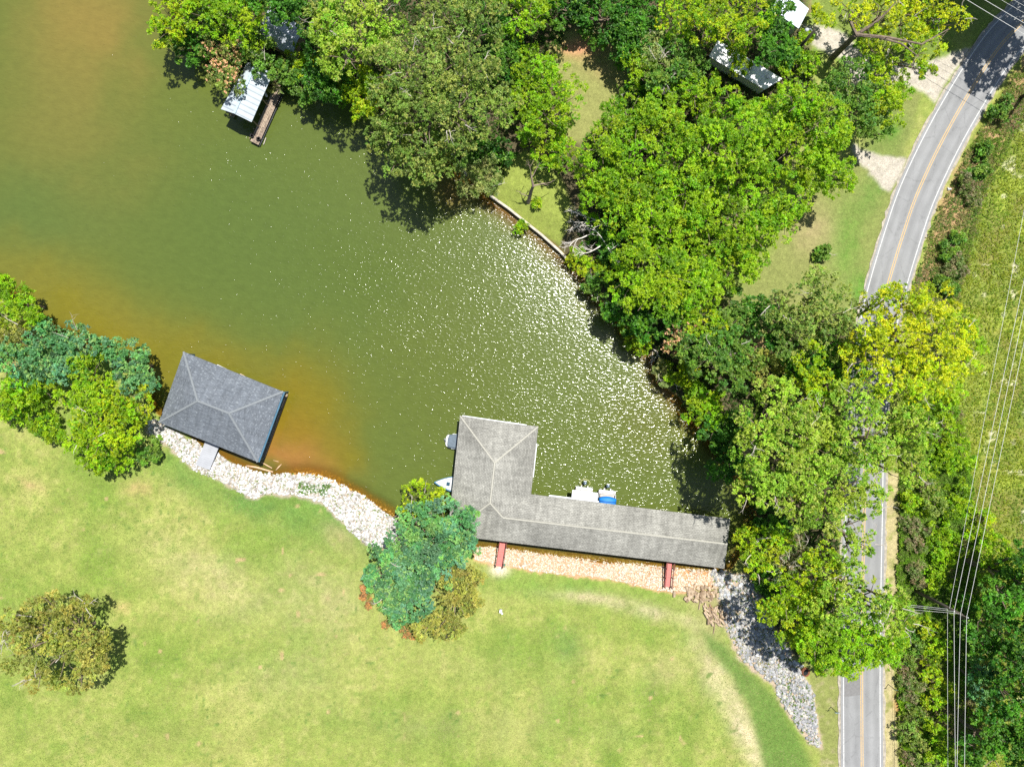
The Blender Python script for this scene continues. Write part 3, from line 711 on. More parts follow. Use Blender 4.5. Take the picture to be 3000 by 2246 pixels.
# cuddy boat, bow to the west
tip = V(1272,1412,.9); ang = math.atan2(-(1412-1426), (1272-1400)) ; ang = math.atan2(.109, -1)
L_ = 7.2; stern = tip - Vector((cos(ang), sin(ang), 0)) * L_; stern.z = 0
b = empty("motorboat", stern, "white cuddy motorboat with pointed bow and dark square hatch, poking out from the west eave", "boat")
pts = boat_hull(L_, 2.55, .9, .62)
loft(pts, [(-.3,.5,.93),(.1,.86,.97),(.62,1,.995),(.78,1.0,1.0)], stern, ang).build("hull", simple("blue_hull_side", (.05,.17,.30), .25, .08, 2), b, smooth=False)
loft(pts, [(.785,.93,.985),(.92,.86,.97),(.98,.6,.9)], stern, ang).build("deck", M_WHITE, b)
lc = local(stern, ang)
m_ = MB(); m_.box(lc(5.15, .02, 1.0), (.5,.55,.07), ang); m_.build("hatch", M_GLASS, b)
m_ = MB(); m_.box(lc(4.15, 0, 1.05), (.35,2.1,.22), ang); m_.build("windscreen", simple("blue_windscreen", (.03,.16,.30), .2, .1, 2, spec=.6), b)
m_ = MB()
for s_ in (-1, 1):
    m_.tube([lc(x, s_ * y * .97, .93 + .0) for x, y in pts[6:]], .035, 5)
m_.build("bow_rail", simple("blue_trim", (.08,.22,.36), .3), b)
# covered runabout, stern to the west
stn = V(1306,1290,.6); ang2 = math.atan2(-.109, 1)
stn.z = 0; lc = local(stn, ang2)
b = empty("motorboat", stn, "motorboat under a grey canvas cover with white stern swim platform", "boat", None)
ptsr = [(.9 + x, y) for x, y in boat_hull(6.0, 2.35, .8, .5)]
loft(ptsr, [(-.25,.6,1),(.2,.9,1),(.7,1,1)], stn, ang2).build("hull", M_WHITE, b)
loft([(.35, .55), (.45,.95)] + [(1.1 + (x-.9)*.98, y * .98) for x, y in ptsr[1:]], [(.72,1,1),(.9,.96,1),(1.05,.7,.98)], stn, ang2).build("canvas_cover", M_GREYCAN, b)
loft([(0,.45),(.1,.75),(.35,.9),(.95,.95),(1.0,.5)], [(.3,1,1),(.5,1,1)], stn, ang2).build("swim_platform", M_WHITE, b)
m_ = MB(); m_.tube([lc(-.25,.15,.1), lc(-.1,.1,.5), lc(.1,.05,.62)], [.12,.1,.06], 8); m_.tube([lc(-.2,-.2,.1), lc(.1,-.15,.6)], .05, 6); m_.build("stern_drive", M_ALU, b)
# two pontoon boats, sterns to the north
def pontoon(cx, cy, rail, bimini, label):
    o = V(cx, cy, .6); o.z = 0; a = math.atan2(-1, -.10)         # pointing from stern to bow (south)
    lc = local(o, a); b = empty("pontoon_boat", o, label, "boat", "pontoon boats in the boathouse slips")
    for s_ in (-.9, .9):
        m = MB(); m.tube([lc(-.1, s_, .05), lc(.3, s_, .05), lc(6.3, s_, .05), lc(7.0, s_, .25)], [.18,.3,.3,.05], 10); m.build("pontoon", M_ALU, b, smooth=True)
    m = MB(); m.box(lc(3.4, 0, .5), (6.8, 2.5, .12), a); m.build("deck", M_TAN, b)
    m = MB()
    for s_ in (-1.22, 1.22): m.box(lc(3.6, s_, .85), (6.2, .07, .6), a)
    m.box(lc(.42, 0, .82), (.08, 2.4, .55), a); m.build("side_panel", M_WHITE, b)
    m = MB(); m.box(lc(.85, 0, .9), (.65, 2.1, .32), a); m.build("rear_seat", M_TAN, b, bevel=.06)
    m = MB()
    m.box(lc(.1, 0, .6), (.3, 2.3, .1), a)
    for s_ in (-.55, .55): m.bar(lc(.3, s_, .72), lc(-.35, s_ * .8, .68), .16, .12)
    for s_ in (-1.05, 1.05): m.box(lc(.1, s_, .72), (.3, .35, .16), a)
    m.build("motor_bracket", M_WHITE, b)
    mo = MB(); mo.lathe([(.05,-.05),(.2,0),(.26,.25),(.24,.5),(.1,.62)], lc(-.72, 0, .62), 12); q_ = mo.build("outboard_motor", M_COWL, b, smooth=True)
    mo = MB(); mo.tube([lc(-.6,0,.65), lc(-.65,0,-.3)], .09, 8); mo.build("motor_leg", M_DKMETAL, q_)
    mo = MB(); mo.box(lc(-1.0, 0, .95), (.12,.42,.06), a); mo.build("motor_badge", M_WHITE, q_)
    if rail:
        m = MB(); m.tube([lc(-.25,.42,.8), lc(-.75,.75,1.0), lc(-1.1,.55,1.1), lc(-1.3,.12,1.1), lc(-1.3,-.12,1.1), lc(-1.1,-.55,1.1), lc(-.75,-.75,1.0), lc(-.25,-.42,.8)], .03, 6); m.build("tow_bar", M_YELLOW, b)
    if bimini:
        m = MB(); n = 9
        for i in range(n):
            for j in range(n):
                u = i / (n-1); v_ = j / (n-1) * 2 - 1; x = .62 + u * 2.7; z = 2.15 - .35 * abs(v_) ** 3 - .25 * (2*u-1) ** 4
                if i == 0: x += .3 * v_ * v_
                m.v.append(tuple(lc(x, v_ * 1.24, z)))
        for i in range(n-1):
            for j in range(n-1): m.f.append((i*n+j, i*n+j+1, (i+1)*n+j+1, (i+1)*n+j))
        o_ = m.build("bimini_top", M_BLUE, b, smooth=True); sm = o_.modifiers.new("solid", 'SOLIDIFY'); sm.thickness = .04
        m = MB(); m.tube([lc(1.35, -1.2, 2.0), lc(1.35, -.6, 2.24), lc(1.35, .6, 2.24), lc(1.35, 1.2, 2.0)], .05, 6); m.build("bimini_frame", simple("blue_frame", (.01,.06,.25)), b)
        for s_ in (-1.2, 1.2):
            m = MB(); m.tube([lc(1.2, s_, 1.1), lc(1.4, s_, 1.9)], .025, 5); m.build("bimini_strut", M_ALU, b)
    return b
pontoon(1712, 1428, True, False, "pontoon boat with yellow tow bar over its outboard, beneath the ribbed white panel")
pontoon(1779, 1437, False, True, "pontoon boat with bright blue bimini top and silver outboard")
# small white dinghy nose and box beyond the charcoal roof
m_ = MB(); m_.bar(P(634,1072,1.3), P(662,1085,1.3), .55, .14); tag(m_.build("paddle_board", M_WHITE, bevel=.06), "white paddle board showing past the north eave of the charcoal roof", "board")
m_ = MB(); m_.bar(P(702,1098,.8), P(716,1106,.8), .5, .12); tag(m_.build("wooden_step", simple("pale_wood",(.5,.38,.26))), "short wooden step showing past the north eave of the charcoal roof", "step")

# ------------------------------------------------------------------ seawall
def wall_strip(name, pts, wd, z0, z1, m, label, cat):
    m_ = MB()
    for i in range(len(pts) - 1):
        a, b = V(*pts[i], z1), V(*pts[i+1], z1); a.z = b.z = (z0 + z1) / 2; m_.bar(a, b, wd, (z1 - z0) - i * .004)
    return tag(m_.build(name, m), label, cat)
wall_strip("seawall", [(1436,572),(1490,610),(1540,650),(1590,690),(1640,735),(1662,758)], .32, -.8, .72, M_CONC, "low pale seawall along the small lawn with the dead tree", "seawall")
wall_strip("seawall", [(1322,448),(1345,475),(1366,512)], .28, -.8, .75, M_CONC, "short dark seawall under the overhanging olive tree", "seawall")

# ------------------------------------------------------------------ stones
def rockproto(i, n=5):
    r = np.random.default_rng(100 + i)
    # icosahedron, jittered
    t = (1 + 5 ** .5) / 2
    v = np.array([(-1,t,0),(1,t,0),(-1,-t,0),(1,-t,0),(0,-1,t),(0,1,t),(0,-1,-t),(0,1,-t),(t,0,-1),(t,0,1),(-t,0,-1),(-t,0,1)], float)
    v /= np.linalg.norm(v, axis=1)[:, None]; v *= r.uniform(.7, 1.15, (12, 1)); v *= r.uniform(.65, 1.2, 3)
    f = np.array([(0,11,5),(0,5,1),(0,1,7),(0,7,10),(0,10,11),(1,5,9),(5,11,4),(11,10,2),(10,7,6),(7,1,8),(3,9,4),(3,4,2),(3,2,6),(3,6,8),(3,8,9),(4,9,5),(2,4,11),(6,2,10),(8,6,7),(9,8,1)])
    return v, f
ROCKS = [rockproto(i) for i in range(8)]
def sample_in(poly, n, amp=0):
    xs_ = [p[0] for p in poly]; ys_ = [p[1] for p in poly]; out = np.zeros((0, 2))
    while len(out) < n:
        q = np.stack([rng.uniform(min(xs_) - 8, max(xs_) + 8, n * 2), rng.uniform(min(ys_) - 8, max(ys_) + 8, n * 2)], 1)
        s_ = polysd(q[:, 0], q[:, 1], poly) + amp * fbm(q[:, 0] / 18, q[:, 1] / 18, 77)
        out = np.concatenate([out, q[s_ > 0]])
    return out[:n]
def stones(name, poly, n, rmin, rmax, cols, m, label, sink=.25, amp=6, flat=.7, skipclay=None):
    q = sample_in(poly, n, amp)
    if skipclay is not None:
        nz = fbm(q[:, 0] / 30, q[:, 1] / 30, skipclay); q = q[(nz < .35) | (rng.random(len(q)) < .35)]
    x = (q[:, 0] - CX) * S * (1 - .6 / H); y = -(q[:, 1] - CY) * S * (1 - .6 / H); z = ground_zs(x, y)
    tris, cc = [], []
    for i in range(len(q)):
        v, f = ROCKS[rng.integers(8)]; r = rmin + (rmax - rmin) * rng.random() ** 2.4 * 1.15
        a = rng.random() * 2 * pi; R = np.array([[cos(a), -sin(a), 0], [sin(a), cos(a), 0], [0, 0, 1]])
        vv = (v * np.array([1, 1, flat])) @ R.T * r + np.array([x[i], y[i], z[i] + r * sink])
        tris.append(vv[f].reshape(-1, 3)); c_ = np.array(cols[rng.integers(len(cols))]) * rng.uniform(.8, 1.15); cc.append(np.tile(c_, (60, 1)))
    me = quad_mesh(name, np.concatenate(tris), 3, np.concatenate(cc)); o = link(name, me, m); return tag(o, label, kind="stuff")
def stonemat():
    k = N("stone"); c = k.n("Attribute", attribute_name="tint").outputs["Color"]; v = k.n("TexCoord").outputs["Object"]
    return k.done(k.prin(k.scale_col(c, k.maprange(k.noise(v, 6, 4, .7), .3, .7, .75, 1.2)), .9, .2, 0, k.bump(k.noise(v, 12, 3), .4, .03)))
M_STONE = stonemat()
stones("riprap", WHIZ, 8500, .08, .24, [(.50,.495,.485),(.58,.57,.56),(.42,.41,.39),(.50,.46,.41),(.30,.28,.25),(.56,.56,.56)], M_STONE, "bank of white limestone riprap", amp=10)
stones("gravel", TANZ, 9000, .07, .16, [(.52,.45,.35),(.56,.47,.35),(.46,.31,.19),(.55,.51,.44)], M_STONE, "bank of small tan stones below the boathouse", amp=4, skipclay=5)
stones("riprap", GRYZ, 4200, .13, .32, [(.31,.31,.315),(.37,.36,.35),(.24,.245,.25),(.41,.385,.34)], M_STONE, "drainage channel of grey broken stone", amp=11, skipclay=9)
SUBM = [(840,1375),(900,1372),(960,1385),(1060,1432),(1140,1480),(1215,1530),(1200,1556),(1140,1510),(1060,1458),(960,1408),(900,1392),(840,1396)]
stones("riprap", SUBM, 700, .10, .20, [(.45,.25,.06),(.5,.3,.08),(.35,.2,.05)], M_STONE, "amber stones under the shallow water", amp=4)
SUB2 = [(1390,1585),(2080,1655),(2080,1678),(1390,1604)]
stones("gravel", SUB2, 900, .07, .16, [(.35,.25,.10),(.5,.42,.28),(.28,.18,.06)], M_STONE, "stained stones at the waterline under the boathouse eave", amp=2)
# larger boulders that read one by one
bp = []
for i in range(5):
    v, f = ROCKS[i]; me = bpy.data.meshes.new("boulder"); me.from_pydata([tuple(p * np.array([1,1,.75])) for p in v], [], [tuple(map(int, t)) for t in f])
    k = N("boulder_stone_%d" % i); vv = k.n("TexCoord").outputs["Object"]
    me.materials.append(k.done(k.prin(k.scale_col([(.5,.5,.49),(.42,.43,.44),(.52,.48,.42),(.58,.57,.55),(.38,.39,.41)][i], k.maprange(k.noise(vv, 3, 4, .7), .3, .7, .7, 1.2)), .9, .2, 0, k.bump(k.noise(vv, 6, 3), .5, .05)))); bp.append(me)
q = sample_in([(2100,1690),(2190,1710),(2230,1790),(2255,1870),(2320,1930),(2290,1960),(2200,1910),(2150,1830)], 60)
for i, (x, y) in enumerate(q):
    o = bpy.data.objects.new("boulder", bp[i % 5]); C.objects.link(o); r = rng.uniform(.25, .42)
    p = P(x, y, GZ); o.location = (p[0], p[1], ground_z(p[0], p[1]) + .1); o.scale = (r, r * rng.uniform(.7, 1.1), r * .8); o.rotation_euler = (0, 0, rng.random() * 6)
    tag(o, "larger grey boulder lying in the broken stone channel", "boulder", "boulders in the grey stone channel")
for x, y, rx, ry, a, lab in ((2333,1942,.75,.5,-.4,"flat grey slab stone beside the rusty culvert, larger one"), (2348,1950,.45,.35,.3,"flat grey slab stone touching the rusty culvert rim")):
    o = bpy.data.objects.new("slab_stone", bp[1]); C.objects.link(o); p = P(x, y, GZ); o.location = (p[0], p[1], GZ + .08); o.scale = (rx, ry, .2); o.rotation_euler = (0,0,a); tag(o, lab, "stone")

# ------------------------------------------------------------------ firewood, driftwood
def logmesh(sq):
    me = bpy.data.meshes.new("firewood_log"); m = MB(); m.tube([(-.5,0,0),(0,.02,0),(.5,0,0)], [.5,.52,.5], 7)
    me.from_pydata(m.v, [], m.f); me.materials.append(M_LOG); me.materials.append(M_LOGEND)
    for p in me.polygons:
        if len(p.vertices) == 7: p.material_index = 1
    return me
LM = logmesh(0)
def put_log(x, y, L, r, a, z, label, group, tilt=0, name="firewood_log", mesh=None):
    o = bpy.data.objects.new(name, mesh or LM); C.objects.link(o); p = P(x, y, GZ)
    o.location = (p[0], p[1], ground_z(p[0], p[1]) + z); o.scale = (L, r, r * 1.0); o.rotation_euler = (0, tilt, a)
    tag(o, label, "log", group); return o
for i in range(46):                                          # upper pile
    t = rng.random(); x = 2012 + (i % 12) * 7.5 + 3 * rng.normal(); y = 1722 + (i // 12) * 11 + 3 * rng.normal()
    
    put_log(x, y, rng.uniform(.45, .85), rng.uniform(.30, .50), radians(rng.choice([80, 70, 100, 20, -30, 110]) + rng.normal() * 15), .12 + .18 * rng.random(),
            "cut log in the pile between the darker gangway and the stone channel", "cut logs in the upper pile", rng.normal() * .12)
for i in range(44):
    u = rng.random(); x = 2066 + (i % 9) * 6.5 + 2 * rng.normal(); y = 1782 + (i // 9) * 9.5 + 2 * rng.normal() + (x - 2090) * .3
    put_log(x, y, rng.uniform(.6, 1.2), rng.uniform(.20, .34), radians(-62 + rng.normal() * 22), .10 + .25 * rng.random(),
            "split log in the lower pile beside the grassy edge of the stone channel", "split logs in the lower pile", rng.normal() * .15)
put_log(1975, 1738, .9, .42, radians(85), .14, "lone upright-looking log on the grass left of the log piles", None)
put_log(2049, 1772, 1.2, .17, radians(80), .12, "long thin log sticking out below the upper pile", None)
put_log(2092, 1838, 1.6, .12, radians(82), .12, "long pale pole leaning out of the bottom of the lower pile", None)
def stick(pts, r, label, name="driftwood", m=None, cat="driftwood", group=None):
    m_ = MB(); m_.tube(pts, r, 7); o = m_.build(name, m or M_DEAD, smooth=True); return tag(o, label, cat, group)
M_PALELOG = simple("pale_driftwood", (.55,.36,.22), .9, .2, 3)
stick([P(722,1364,.05), P(750,1368,.08), P(800,1382,.05)], [.12,.15,.12], "thick pale log floating off the white riprap", m=M_PALELOG)
stick([P(765,1353,.05), P(797,1371,.05)], [.07,.09], "thin pale log floating near the corner of the charcoal roof", m=M_PALELOG)
stick([P(808,1377,.05), P(817,1367,.05), P(825,1359,.05)], [.05,.11,.03], "short pale wood wedge floating beyond the two logs", m=M_PALELOG)
stick([P(801,1348,.03), P(816,1352,.03)], [.04,.05], "small pale stick floating farthest from the riprap", m=M_PALELOG)
for i, (a, b) in enumerate((((1908,1070),(1912,1030)), ((1915,1055),(1935,1025)), ((1905,1045),(1925,1048)), ((1922,1030),(1938,1055)), ((1912,1022),(1930,1034)), ((1900,1062),(1918,1056)))):
    stick([P(*a, .2 + .08 * i), P((a[0]+b[0])/2+1, (a[1]+b[1])/2, .3 + .08 * i), P(*b, .3 + .08 * i)], [.06,.09,.05], "bleached driftwood log washed up in the small east shore notch", group="driftwood in the shore notch")

# ------------------------------------------------------------------ small things on land
cu = empty("culvert_pipe", P(2357,1966,GZ), "rusty upright culvert pipe with a black disc for the shade in its mouth beside the road verge", "culvert pipe")
m_ = MB(); m_.lathe([(.62,-.3),(.64,.0),(.62,.35),(.56,.38),(.52,.35),(.52,-.25)], P(2358,1966,GZ), 20, (.25,-.1,1)); o = m_.build("pipe_wall", M_RUST, cu, smooth=True)
m_ = MB(); m_.lathe([(.50,0),(.50,.02)], (P(2357,1966,GZ)[0], P(2357,1966,GZ)[1], GZ+.28), 20, (.25,-.1,1)); m_.build("pipe_mouth_shade", M_BLACK, cu)  # black disc stands in for the shade inside the open pipe
ub = empty("utility_box", P(1467,1787,GZ), "small white utility box on the lawn below the boathouse", "utility box")
m_ = MB(); m_.box((P(1467,1787,GZ)[0], P(1467,1787,GZ)[1], GZ+.3), (.40,.45,.6), -.1); m_.build("box_body", M_WHITE, ub, bevel=.03)
m_ = MB(); c_ = P(1471,1795,GZ); m_.lathe([(.14,0),(.14,.3),(.05,.34)], c_, 12); m_.build("round_cap", M_WHITE, ub)
def sign(bx, by, w_, label, top):
    a = V(bx, by, GZ); e = empty("road_sign", a, label, "road sign")
    m = MB(); m.box((a.x, a.y, GZ + 1.1), (.07,.07,2.2)); m.build("sign_post", M_DKMETAL, e)
    m = MB(); m.box((a.x, a.y + .06, GZ + 2.0), (w_, .03, .6), 0, -.22); m.build("sign_panel", top, e, bevel=.01)
sign(2434, 2069, .68, "road sign with pale blue-grey back on the lake side verge", simple("sign_back_blue", (.35,.48,.58), .4))
sign(2602, 2003, .45, "dark green-grey road sign on the verge right of the road", simple("sign_back_green", (.10,.17,.15), .4))
m_ = MB()
for dx, dy, r in ((0,0,.22),(.25,.03,.18),(-.12,.2,.12)):
    v, f = ROCKS[2]; p = P(2778,555,GZ); m_.add([tuple(q * r + np.array([p[0]+dx, p[1]+dy, GZ+.12])) for q in v], [tuple(map(int, t)) for t in f])
tag(m_.build("litter_bag", M_WHITE), "crumpled white litter bag in the ditch right of the road", "litter")

# ------------------------------------------------------------------ poles and wires
def upole(base, top_, zt, label, arm=None, lamp=False):
    t = V(*top_, zt); e = empty("utility_pole", (t.x, t.y, GZ), label, "utility pole")
    m = MB(); m.tube([(t.x, t.y, GZ - .3), (t.x, t.y, zt)], [.27, .17], 10); m.build("pole_shaft", M_POLE, e, smooth=True)
    if arm is not None:
        a, b = V(*arm[0], zt - .3), V(*arm[1], zt - .3); m = MB(); m.bar(a, b, .12, .14); m.build("crossarm", M_POLE, e)
        for tt in (.0, .5, 1): 
            m = MB(); p = a.lerp(b, tt); m.lathe([(.07,0),(.09,.1),(.05,.2)], p + Vector((0,0,.07)), 8); m.build("insulator", M_WHITE, e)
    if lamp:
        m = MB(); b_ = V(2368, 86, zt - .5); m.tube([(t.x, t.y, zt - .6), tuple(b_ + Vector((.3,0,.05))), tuple(b_)], .045, 6); m.build("lamp_arm", M_ALU, e)
        m = MB(); m.lathe([(.06,.2),(.24,.1),(.26,0),(.2,-.12)], V(2364, 88, zt - .5), 14); m.build("lamp_head", M_ALU, e)
    return e
upole(None, (2387,88), 10.5, "dark wooden pole with a lamp arm over the gravel drive", lamp=True)
ZP = 12.0
upole(None, (2818,1800), ZP, "dark leaning-looking power pole with crossarm in the brush east of the road", arm=((2793,1789),(2833,1807)))
upole(None, (3170,185), ZP, "power pole outside the upper right corner", arm=((3150,150),(3190,215)))
def wire(a, b, za, zb, sag, r, label, group):
    a, b = V(*a, za), V(*b, zb); pts = []
    for i in range(17):
        t = i / 16; p = a.lerp(b, t); p.z -= sag * 4 * t * (1 - t); pts.append(tuple(p))
    m = MB(); m.tube(pts, r, 5); return tag(m.build("power_line", M_WIRE), label, "power line", group)
def ext(a, b, k): return (a[0] + (b[0] - a[0]) * k, a[1] + (b[1] - a[1]) * k)
WR = .022
for (a, b, w1, l) in (((2795,1790),(2964,1000),WR,"left"), ((2814,1798),(2983,1000),WR,"middle"), ((2832,1806),(3003,1000),WR,"right")):
    wire(a, ext(a, b, 2.0), ZP, ZP, .15, w1, f"{l} one of the three bright wires running up the meadow from the crossarm", "wires over the meadow")
wire((2782,1781), ext((2782,1781), (2930,1000), 2.0), ZP - 1.2, ZP - 1.2, .2, WR * .8, "thin leftmost wire below the three bright meadow wires", "wires over the meadow")
for a, b, l in (((2795,1790),(2801,2246),"left of the three wires running down from the crossarm"), ((2814,1798),(2806,2246),"middle of the three wires running down from the crossarm"), ((2832,1806),(2828,2246),"right of the three wires running down from the crossarm")):
    wire(a, ext(a, b, 2.2), ZP, ZP, .15, WR, l, "wires running down from the pole")
wire((2776,1784), ext((2776,1784), (2779,2246), 2.2), ZP - 1.5, ZP - 1.5, .15, WR * .7, "faint lower wire left of the wires running down from the pole", "wires running down from the pole")
for i, (a, b) in enumerate((((2776,1783),(2640,1770)), ((2795,1790),(2640,1775)), ((2813,1797),(2640,1784)))):
    wire(a, ext(a, b, 1.6), ZP - .1 * i, ZP - 1.5, .2, WR * .6, ("upper", "middle", "lower")[i] + " of the thin wires running from the pole into the roadside tree", "service wires")
for i, (a, b) in enumerate((((2838,0),(3000,98)), ((2890,0),(3000,65)), ((2938,0),(3000,35)), ((2975,0),(3000,14)))):
    far_ = ext(b, a, 2.6); near_ = ext(a, b, 2.05 if i < 2 else 3.2)
    wire(far_, near_, ZP, ZP, .15, WR * (1.2 if i < 2 else .7), ("lowest", "second", "third", "topmost")[i] + " of the wires crossing the shaded road in the upper right corner", "wires over the shaded road")

# ------------------------------------------------------------------ trees
# kind: leaf length, leaf width, base colours, tip colour, tip share, lobe radius range, density
KIND = {
 'bright': dict(L=.37, W=.115, c=[(.225,.41,.008),(.15,.31,.008),(.28,.44,.010)], tip=(.38,.52,.015), pt=.25, lobe=(.8,1.5), d=1.0),
 'yellowgreen': dict(L=.34, W=.115, c=[(.27,.43,.008),(.19,.34,.008),(.33,.46,.010)], tip=(.48,.54,.012), pt=.30, lobe=(.7,1.4), d=.9),
 'gold': dict(L=.32, W=.115, c=[(.34,.46,.008),(.26,.38,.008),(.46,.52,.010)], tip=(.60,.62,.012), pt=.45, lobe=(.7,1.4), d=.95),
 'light': dict(L=.31, W=.13, c=[(.28,.43,.035),(.19,.34,.025),(.33,.46,.04)], tip=(.44,.50,.10), pt=.30, lobe=(.7,1.4), d=.95),
 'olive': dict(L=.28, W=.12, c=[(.20,.30,.05),(.14,.225,.035),(.25,.34,.06)], tip=(.40,.44,.10), pt=.25, lobe=(.7,1.3), d=.95),
 'deep': dict(L=.40, W=.16, c=[(.065,.20,.016),(.045,.15,.014),(.09,.25,.018)], tip=(.17,.34,.03), pt=.15, lobe=(.8,1.4), d=.9),
 'mid': dict(L=.38, W=.15, c=[(.12,.25,.03),(.085,.20,.025),(.16,.29,.035)], tip=(.26,.38,.05), pt=.2, lobe=(.7,1.3), d=.9),
 'bluegreen': dict(L=.36, W=.15, c=[(.14,.34,.12),(.10,.26,.10),(.18,.38,.10),(.13,.31,.16)], tip=(.30,.48,.14), pt=.2, lobe=(.7,1.3), d=1.0),
 'cedar': dict(L=.28, W=.10, c=[(.31,.33,.065),(.23,.25,.05),(.38,.38,.08)], tip=(.44,.42,.09), pt=.15, lobe=(.55,1.0), d=1.2),
 'pale': dict(L=.36, W=.08, c=[(.29,.36,.10),(.21,.28,.07),(.34,.40,.12)], tip=(.45,.46,.17), pt=.25, lobe=(.6,1.2), d=1.0),
 'flower': dict(L=.26, W=.14, c=[(.19,.27,.05),(.14,.22,.04),(.23,.31,.055)], tip=(.85,.50,.30), pt=.55, lobe=(.55,1.0), d=1.1),
 'brush': dict(L=.32, W=.10, c=[(.19,.25,.07),(.25,.24,.11),(.15,.23,.05)], tip=(.36,.28,.18), pt=.3, lobe=(.5,.9), d=.9),
 'russet': dict(L=.24, W=.12, c=[(.18,.20,.05),(.34,.19,.07)], tip=(.62,.30,.11), pt=.35, lobe=(.4,.7), d=1.1),
}
def unit(v): return v / np.maximum(np.linalg.norm(v, axis=-1, keepdims=True), 1e-6)
def leaves(centres, rl, nrm_bias, kd, r):
    """lobes: centres (n,3), radii (n) -> leaf quads and colours. Tufts of leaves on each lobe's upper shell."""
    nt_ = np.maximum((rl ** 2 * 23 * kd['d']).astype(int), 8); li = np.repeat(np.arange(len(rl)), nt_)
    n = len(li); u = r.normal(size=(n, 3)); u[:, 2] = np.abs(u[:, 2]) * 1.0 - .30; u = unit(u)
    rad = rl[li] * (.55 + .5 * r.random(n) ** .6)
    tc = centres[li] + u * rad[:, None] * np.array([1, 1, .72])
    base = np.array(kd['c'])
    lobe_c = base[r.integers(len(base), size=len(rl))] * r.uniform(.72, 1.25, (len(rl), 1)) * r.uniform(.88, 1.12, (len(rl), 3))
    tuft_c = lobe_c[li] * r.uniform(.82, 1.2, (n, 1))
    lf = r.uniform(0, 1.7, len(rl)) ** 1.5; tip_t = r.random(n) < kd['pt'] * .75 * lf[li]
    M = 11; ti = np.repeat(np.arange(n), M); m = len(ti)
    d = unit(r.normal(size=(m, 3)) * np.array([1, 1, .55]) + u[ti] * .55 + np.array([0, 0, .12]))
    L = kd['L'] * .88 * r.uniform(.65, 1.25, m); W = kd['W'] * .9 * r.uniform(.75, 1.3, m)
    nn = unit(r.normal(size=(m, 3)) * .55 + u[ti] * .5 + np.array([0, 0, .9])); side = unit(np.cross(d, nn))
    c0 = tc[ti] + r.normal(size=(m, 3)) * .05
    v = np.empty((m, 4, 3)); v[:, 0] = c0; v[:, 1] = c0 + d * (L * .55)[:, None] + side * (W * .5)[:, None] * 1.25
    v[:, 2] = c0 + d * L[:, None]; v[:, 3] = c0 + d * (L * .55)[:, None] - side * (W * .5)[:, None] * 1.25
    v[:, 2, 2] -= .04
    cc = tuft_c[ti] * r.uniform(.88, 1.12, (m, 1)); tip = tip_t[ti] & (r.random(m) < .8)
    cc[tip] = np.array(kd['tip']) * r.uniform(.75, 1.15, (tip.sum(), 1))
    return v.reshape(-1, 3), np.repeat(cc, 4, axis=0)
def branch(m, p, d, L, r0, depth, r, bend=.35, kids=3, n=6):
    pts = [p]; rr = [r0]; q = Vector(p); d = Vector(d).normalized(); seg = 4
    for i in range(seg):
        d = (d + Vector(r.normal(size=3) * bend * .35)).normalized(); q = q + d * (L / seg); pts.append(q.copy()); rr.append(r0 * (1 - .72 * (i + 1) / seg))
    m.tube(pts, rr, n if r0 > .05 else 4, cap=False)
    if depth > 0:
        for j in range(kids):
            t = r.uniform(.35, 1); i = min(int(t * seg), seg - 1); s_ = Vector(pts[i]).lerp(Vector(pts[i+1]), t * seg - i if t < 1 else 1)
            dd = (d + Vector(r.normal(size=3) * .75)).normalized(); dd.z = dd.z * .6 + .1
            branch(m, s_, dd, L * r.uniform(.4, .65), r0 * .45, depth - 1, r, bend, kids, n)
TREE_SEED = [0]
